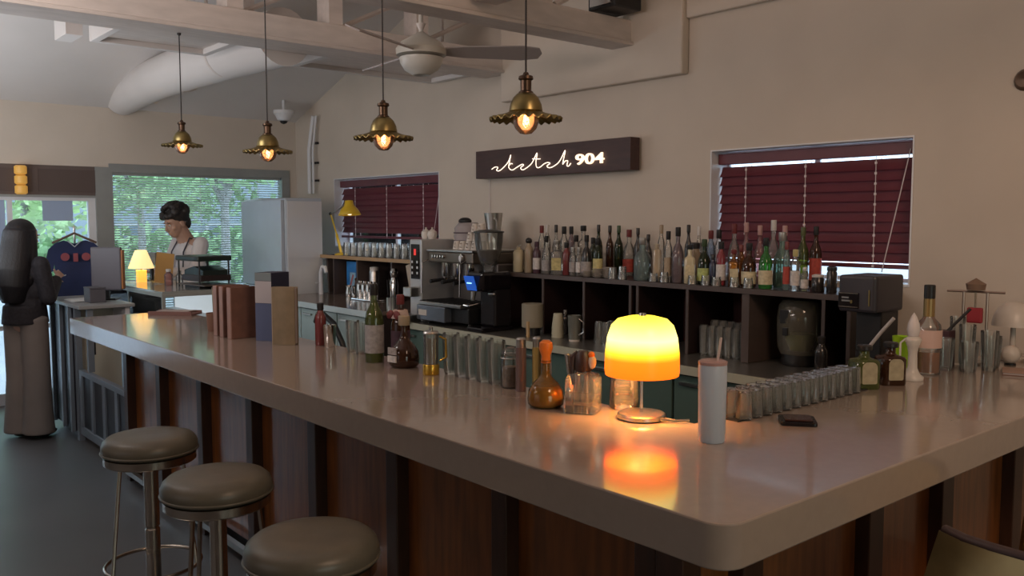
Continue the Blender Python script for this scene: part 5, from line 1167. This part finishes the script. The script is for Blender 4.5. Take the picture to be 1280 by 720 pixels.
# ================================================================== PEOPLE
def remesh(o, vox, it=3):
    r = o.modifiers.new('remesh', 'REMESH'); r.mode = 'VOXEL'; r.voxel_size = vox; r.use_smooth_shade = True
    s = o.modifiers.new('smooth', 'SMOOTH'); s.factor = .5; s.iterations = it
def hand(m, w_, d, up, side, curl=.5, sc=1.0):
    """w_ wrist, d finger direction, up back-of-hand normal, side: +1/-1 where the thumb leaves"""
    d = Vector(d).normalized(); up = Vector(up); up = (up - d * up.dot(d)).normalized(); s = d.cross(up) * side
    w_ = Vector(w_)
    for q in (-.022, -.008, .008, .022): m.tube([w_ + s * q * .6 * sc, w_ + d * .075 * sc + s * q * sc], [.013 * sc, .0115 * sc], 8)
    for k, (q, L) in enumerate(((.027, .066), (.009, .076), (-.009, .070), (-.026, .055))):
        p = w_ + d * .075 * sc + s * q * sc; a = 0; dirn = d.copy()
        for seg in range(3):
            a += curl * (.6 if seg == 0 else .8)
            dd = (d * math.cos(a) - up * math.sin(a)).normalized()
            p2 = p + dd * L * sc * (.42, .32, .26)[seg]; rr = (.0085, .0078, .0068)[seg] * sc
            m.tube([p, p2], [rr, rr * .93], 7); m.ell(p2, rr * .95, rr * .95, rr * .95, 7, 5); p = p2
    p = w_ + d * .025 * sc + s * .026 * sc
    p2 = p + (d * .7 + s * .8).normalized() * .034 * sc; p3 = p2 + (d * 1.0 + s * .15 - up * .4).normalized() * .030 * sc
    m.tube([p, p2, p3], [.012 * sc, .0095 * sc, .008 * sc], 8); m.ell(p3, .008 * sc, .008 * sc, .008 * sc, 7, 5)
def head(m, c, R_, s=1.0):
    """skull, jaw, nose, lips, brow and ears; R_ rotates a head that faces +Y"""
    def P(x, y, z): return Vector(c) + R_ @ Vector((x * s, y * s, z * s))
    def E(p, rx, ry, rz_): m.ell(P(*p), rx * s, ry * s, rz_ * s, 16, 12, R_)
    E((0, -.010, .03), .074, .092, .082); E((0, .022, -.022), .062, .066, .078); E((0, .040, -.072), .040, .044, .034)
    for x in (-1, 1):
        E((x * .036, .050, -.020), .026, .028, .026); E((x * .074, -.008, -.012), .008, .018, .030)
        E((x * .026, .077, .028), .024, .010, .007)
    m.tube([P(0, .082, .020), P(0, .100, -.012), P(0, .106, -.026)], [.007 * s, .010 * s, .012 * s], 8); E((0, .096, -.030), .016, .010, .008)
    E((0, .084, -.050), .022, .009, .0055); E((0, .082, -.061), .019, .009, .006)
M_skin = mat('skin', (.42, .25, .18), .5, var=.05); M_skin2 = mat('skin_pale', (.50, .31, .24), .5, var=.05)
def eyes(t, c, R_, s=1.0):
    for x in (-.030, .030):
        MB().ell(Vector(c) + R_ @ Vector((x * s, .077 * s, .010 * s)), .012 * s, .008 * s, .0075 * s).build('eye', mat('eye_white', (.6, .58, .56), .3), t)
        MB().ell(Vector(c) + R_ @ Vector((x * s, .0835 * s, .009 * s)), .0055 * s, .003 * s, .0058 * s).build('iris', mat('iris', (.03, .02, .015), .2), t)
        MB().tube([Vector(c) + R_ @ Vector(((x - .017) * s, .083 * s, .030 * s)), Vector(c) + R_ @ Vector((x * s, .089 * s, .035 * s)), Vector(c) + R_ @ Vector(((x + .017) * s, .083 * s, .031 * s))], .003 * s, 6).build('eyebrow', mat('brow_hair', (.02, .015, .012), .7), t)

# ---- standing woman, faces the service counter (local +Y), hands before the chest
t = thing('person', 'woman with long black hair in dark top and wide beige trousers, writing at the counter', 'person', (-7.27, 1.43, 0), math.radians(34))
hc = (0.0, .035, 1.50); RH = (Matrix.Rotation(-.22, 3, 'X'))
b = MB(); head(b, hc, RH, .97)
b.tube([(0, .0, 1.30), (0, .012, 1.36), (0, .02, 1.44)], [.062, .050, .050], 14)
b.ell((0, 0, 1.22), .150, .088, .10); b.ell((0, .0, 1.10), .125, .085, .13); b.ell((0, 0, .98), .118, .085, .12); b.ell((0, 0, .88), .148, .100, .10)
SR, SL = (.155, .0, 1.30), (-.155, .0, 1.30); ER, EL = (.19, .03, 1.05), (-.19, .03, 1.05); HR, HL = (.06, .26, 1.19), (-.06, .25, 1.16)
for S_, E_, H_ in ((SR, ER, HR), (SL, EL, HL)): b.cone(S_, E_, .045, .035); b.cone(E_, H_, .034, .023); b.tube([(0, 0, 1.30), S_], [.06, .045], 10)
for x in (-.078, .078): b.cone((x, 0, .86), (x, .01, .46), .078, .052); b.cone((x, .01, .46), (x, -.01, .08), .050, .034); b.ell((x, .045, .04), .038, .105, .038)
hand(b, HR, (-.35, .85, .35), (.7, .2, .6), -1, .75, .95); hand(b, HL, (.45, .85, .1), (0, .1, 1), 1, .35, .95)
o = b.build('body', M_skin2, t); remesh(o, .0065)
eyes(t, hc, RH, .97)
b = MB(); b.ell((0, 0, 1.235), .168, .105, .105); b.ell((0, .005, 1.10), .150, .108, .14); b.ell((0, 0, .98), .150, .110, .13); b.tube([(0, 0, 1.0), (0, 0, .86)], [.145, .160], 20); b.tube([(0, 0, 1.30), (0, .005, 1.355)], [.085, .062], 14)
for S_, E_, H_ in ((SR, ER, HR), (SL, EL, HL)):
    b.cone(S_, E_, .064, .056); m_ = Vector(E_).lerp(Vector(H_), .80); b.cone(E_, tuple(m_), .056, .046)
b.xf(Matrix.Scale(1, 4)); o = b.build('dark_top', mat('dark_knit_top', (.020, .017, .022), .8, var=.35, scale=50, bump=.3), t); remesh(o, .009, 4)
b = MB(); b.ell((0, 0, .90), .160, .118, .09)
for x in (-.075, .075): b.tube([(x, 0, .90), (x * 1.05, .005, .70), (x * 1.08, .008, .45), (x * 1.12, .0, .22), (x * 1.16, -.005, .035)], [.096, .094, .092, .100, .112], 20)
o = b.build('wide_trousers', mat('beige_trousers', (.25, .215, .20), .8, var=.08, scale=5, bump=.15), t); remesh(o, .009, 5)
b = MB(); 
b.ell((0, -.012, 1.540), .094, .112, .098, 20, 14)
b.tube([(0, -.030, 1.545), (0, -.040, 1.47), (0, -.055, 1.38), (0, -.080, 1.26), (0, -.095, 1.14), (0, -.10, 1.02)], [.100, .106, .118, .128, .118, .075], 24)
for x in (-1, 1): b.tube([(x * .066, .005, 1.55), (x * .076, .01, 1.46), (x * .088, -.01, 1.34), (x * .095, -.04, 1.20), (x * .07, -.07, 1.08)], [.040, .038, .044, .042, .02], 12)
o = b.build('hair', mat('black_hair', (.010, .008, .010), .45, var=.4, scale=30, bump=.3, stretch=(8, 8, .6)), t); remesh(o, .008, 2)
for x in (-.082, .082): MB().ell((x, .05, .030), .043, .118, .030).build('shoe', mat('black_shoe', (.012, .012, .014), .4), t)
pen = thing('held_phone', 'white edged phone held in the hands of the woman', 'phone', (0, 0, 0)); pen.location = t.matrix_basis @ Vector((-.035, .335, 1.178)); pen.rotation_euler = (0.25, 0, math.radians(20))
B('phone_body', -.036, .036, -.075, .075, -.004, .004, mat('phone_white', (.70, .72, .75), .3), pen, .003); B('phone_screen', -.033, .033, -.070, .070, .0042, .005, M_blackgloss, pen)

# ---- man behind the showcase, leaning forward, faces the street side (local +Y)
t = thing('person', 'man with fluffy dark hair and white shirt looking down behind the showcase', 'person', (-8.02, 2.93, 0), math.radians(192))
hc = (0, .115, 1.60); RH = Matrix.Rotation(-.38, 3, 'X')
b = MB(); head(b, hc, RH, 1.14)
b.tube([(0, .0, 1.40), (0, .045, 1.48), (0, .09, 1.56)], [.085, .070, .066], 14)
b.ell((0, -.01, 1.32), .175, .10, .11); b.ell((0, -.02, 1.18), .15, .10, .15); b.ell((0, -.02, 1.02), .14, .10, .13); b.ell((0, -.01, .92), .155, .11, .10)
SR, SL = (.185, -.01, 1.41), (-.185, -.01, 1.41); ER, EL = (.23, .08, 1.15), (-.23, .08, 1.15); HR, HL = (.13, .30, 1.17), (-.12, .30, 1.17)
for S_, E_, H_ in ((SR, ER, HR), (SL, EL, HL)): b.cone(S_, E_, .052, .042); b.cone(E_, H_, .040, .027); b.tube([(0, -.01, 1.40), S_], [.07, .05], 10)
for x in (-.09, .09): b.cone((x, -.01, .90), (x, .01, .49), .088, .058); b.cone((x, .01, .49), (x, -.02, .09), .056, .038); b.ell((x, .05, .045), .045, .125, .042)
hand(b, HR, (-.2, .95, -.1), (.2, 0, 1), -1, .5, 1.05); hand(b, HL, (.2, .95, -.1), (-.2, 0, 1), 1, .5, 1.05)
o = b.build('body', M_skin, t); remesh(o, .0065)
eyes(t, hc, RH, 1.14)
b = MB(); b.ell((0, -.01, 1.33), .195, .118, .115); b.ell((0, -.02, 1.18), .172, .125, .16); b.tube([(0, -.02, 1.15), (0, -.015, .93)], [.160, .170], 20); b.tube([(0, -.005, 1.38), (0, .03, 1.46)], [.10, .072], 14)
for S_, E_, H_ in ((SR, ER, HR), (SL, EL, HL)):
    b.cone(S_, E_, .070, .062); m_ = Vector(E_).lerp(Vector(H_), .8); b.cone(E_, tuple(m_), .060, .046)
o = b.build('white_shirt', mat('white_shirt', (.62, .58, .58), .8, var=.04, scale=6, bump=.2), t); remesh(o, .009, 4)
for x in (-.10, .10): MB().tube([(x, .125, 1.02), (x, .125, 1.18), (x * .95, .112, 1.34), (x * .85, .04, 1.465), (x * .8, -.09, 1.42), (x * .6, -.15, 1.2), (x * .4, -.155, 1.0)], .007, 6).build('strap', mat('dark_strap', (.03, .03, .05), .6), t)
b = MB(); b.ell((0, -.01, .94), .178, .132, .09)
for x in (-.09, .09): b.tube([(x, -.01, .92), (x, .01, .5), (x, -.01, .06)], [.10, .078, .065], 18)
o = b.build('dark_trousers', mat('charcoal_trousers', (.03, .03, .035), .8), t); remesh(o, .01, 4)
rnd = random.Random(2); b = MB(); b.ell(Vector(hc) + RH @ Vector((0, -.035, .062)), .104, .112, .090, 16, 12, RH)
b.ell(Vector(hc) + RH @ Vector((0, -.085, -.01)), .075, .045, .08, 14, 10, RH)
for k in range(60):
    a = rnd.uniform(0, 6.28); ph = rnd.uniform(-.1, 1.5)
    v = Vector((math.cos(a) * math.cos(ph) * .102, math.sin(a) * math.cos(ph) * .118 - .018, math.sin(ph) * .105 + .072))
    if v.y > .03: v.z = max(v.z, .092)
    b.ell(Vector(hc) + RH @ v, .030, .030, .027, 8, 6)
o = b.build('hair', mat('dark_curly_hair', (.014, .011, .010), .55, var=.4, scale=40, bump=.4), t); remesh(o, .008, 1)
for x in (-.09, .09): MB().ell((x, .055, .035), .05, .14, .035).build('shoe', mat('black_shoe', (.012, .012, .014), .4), t)
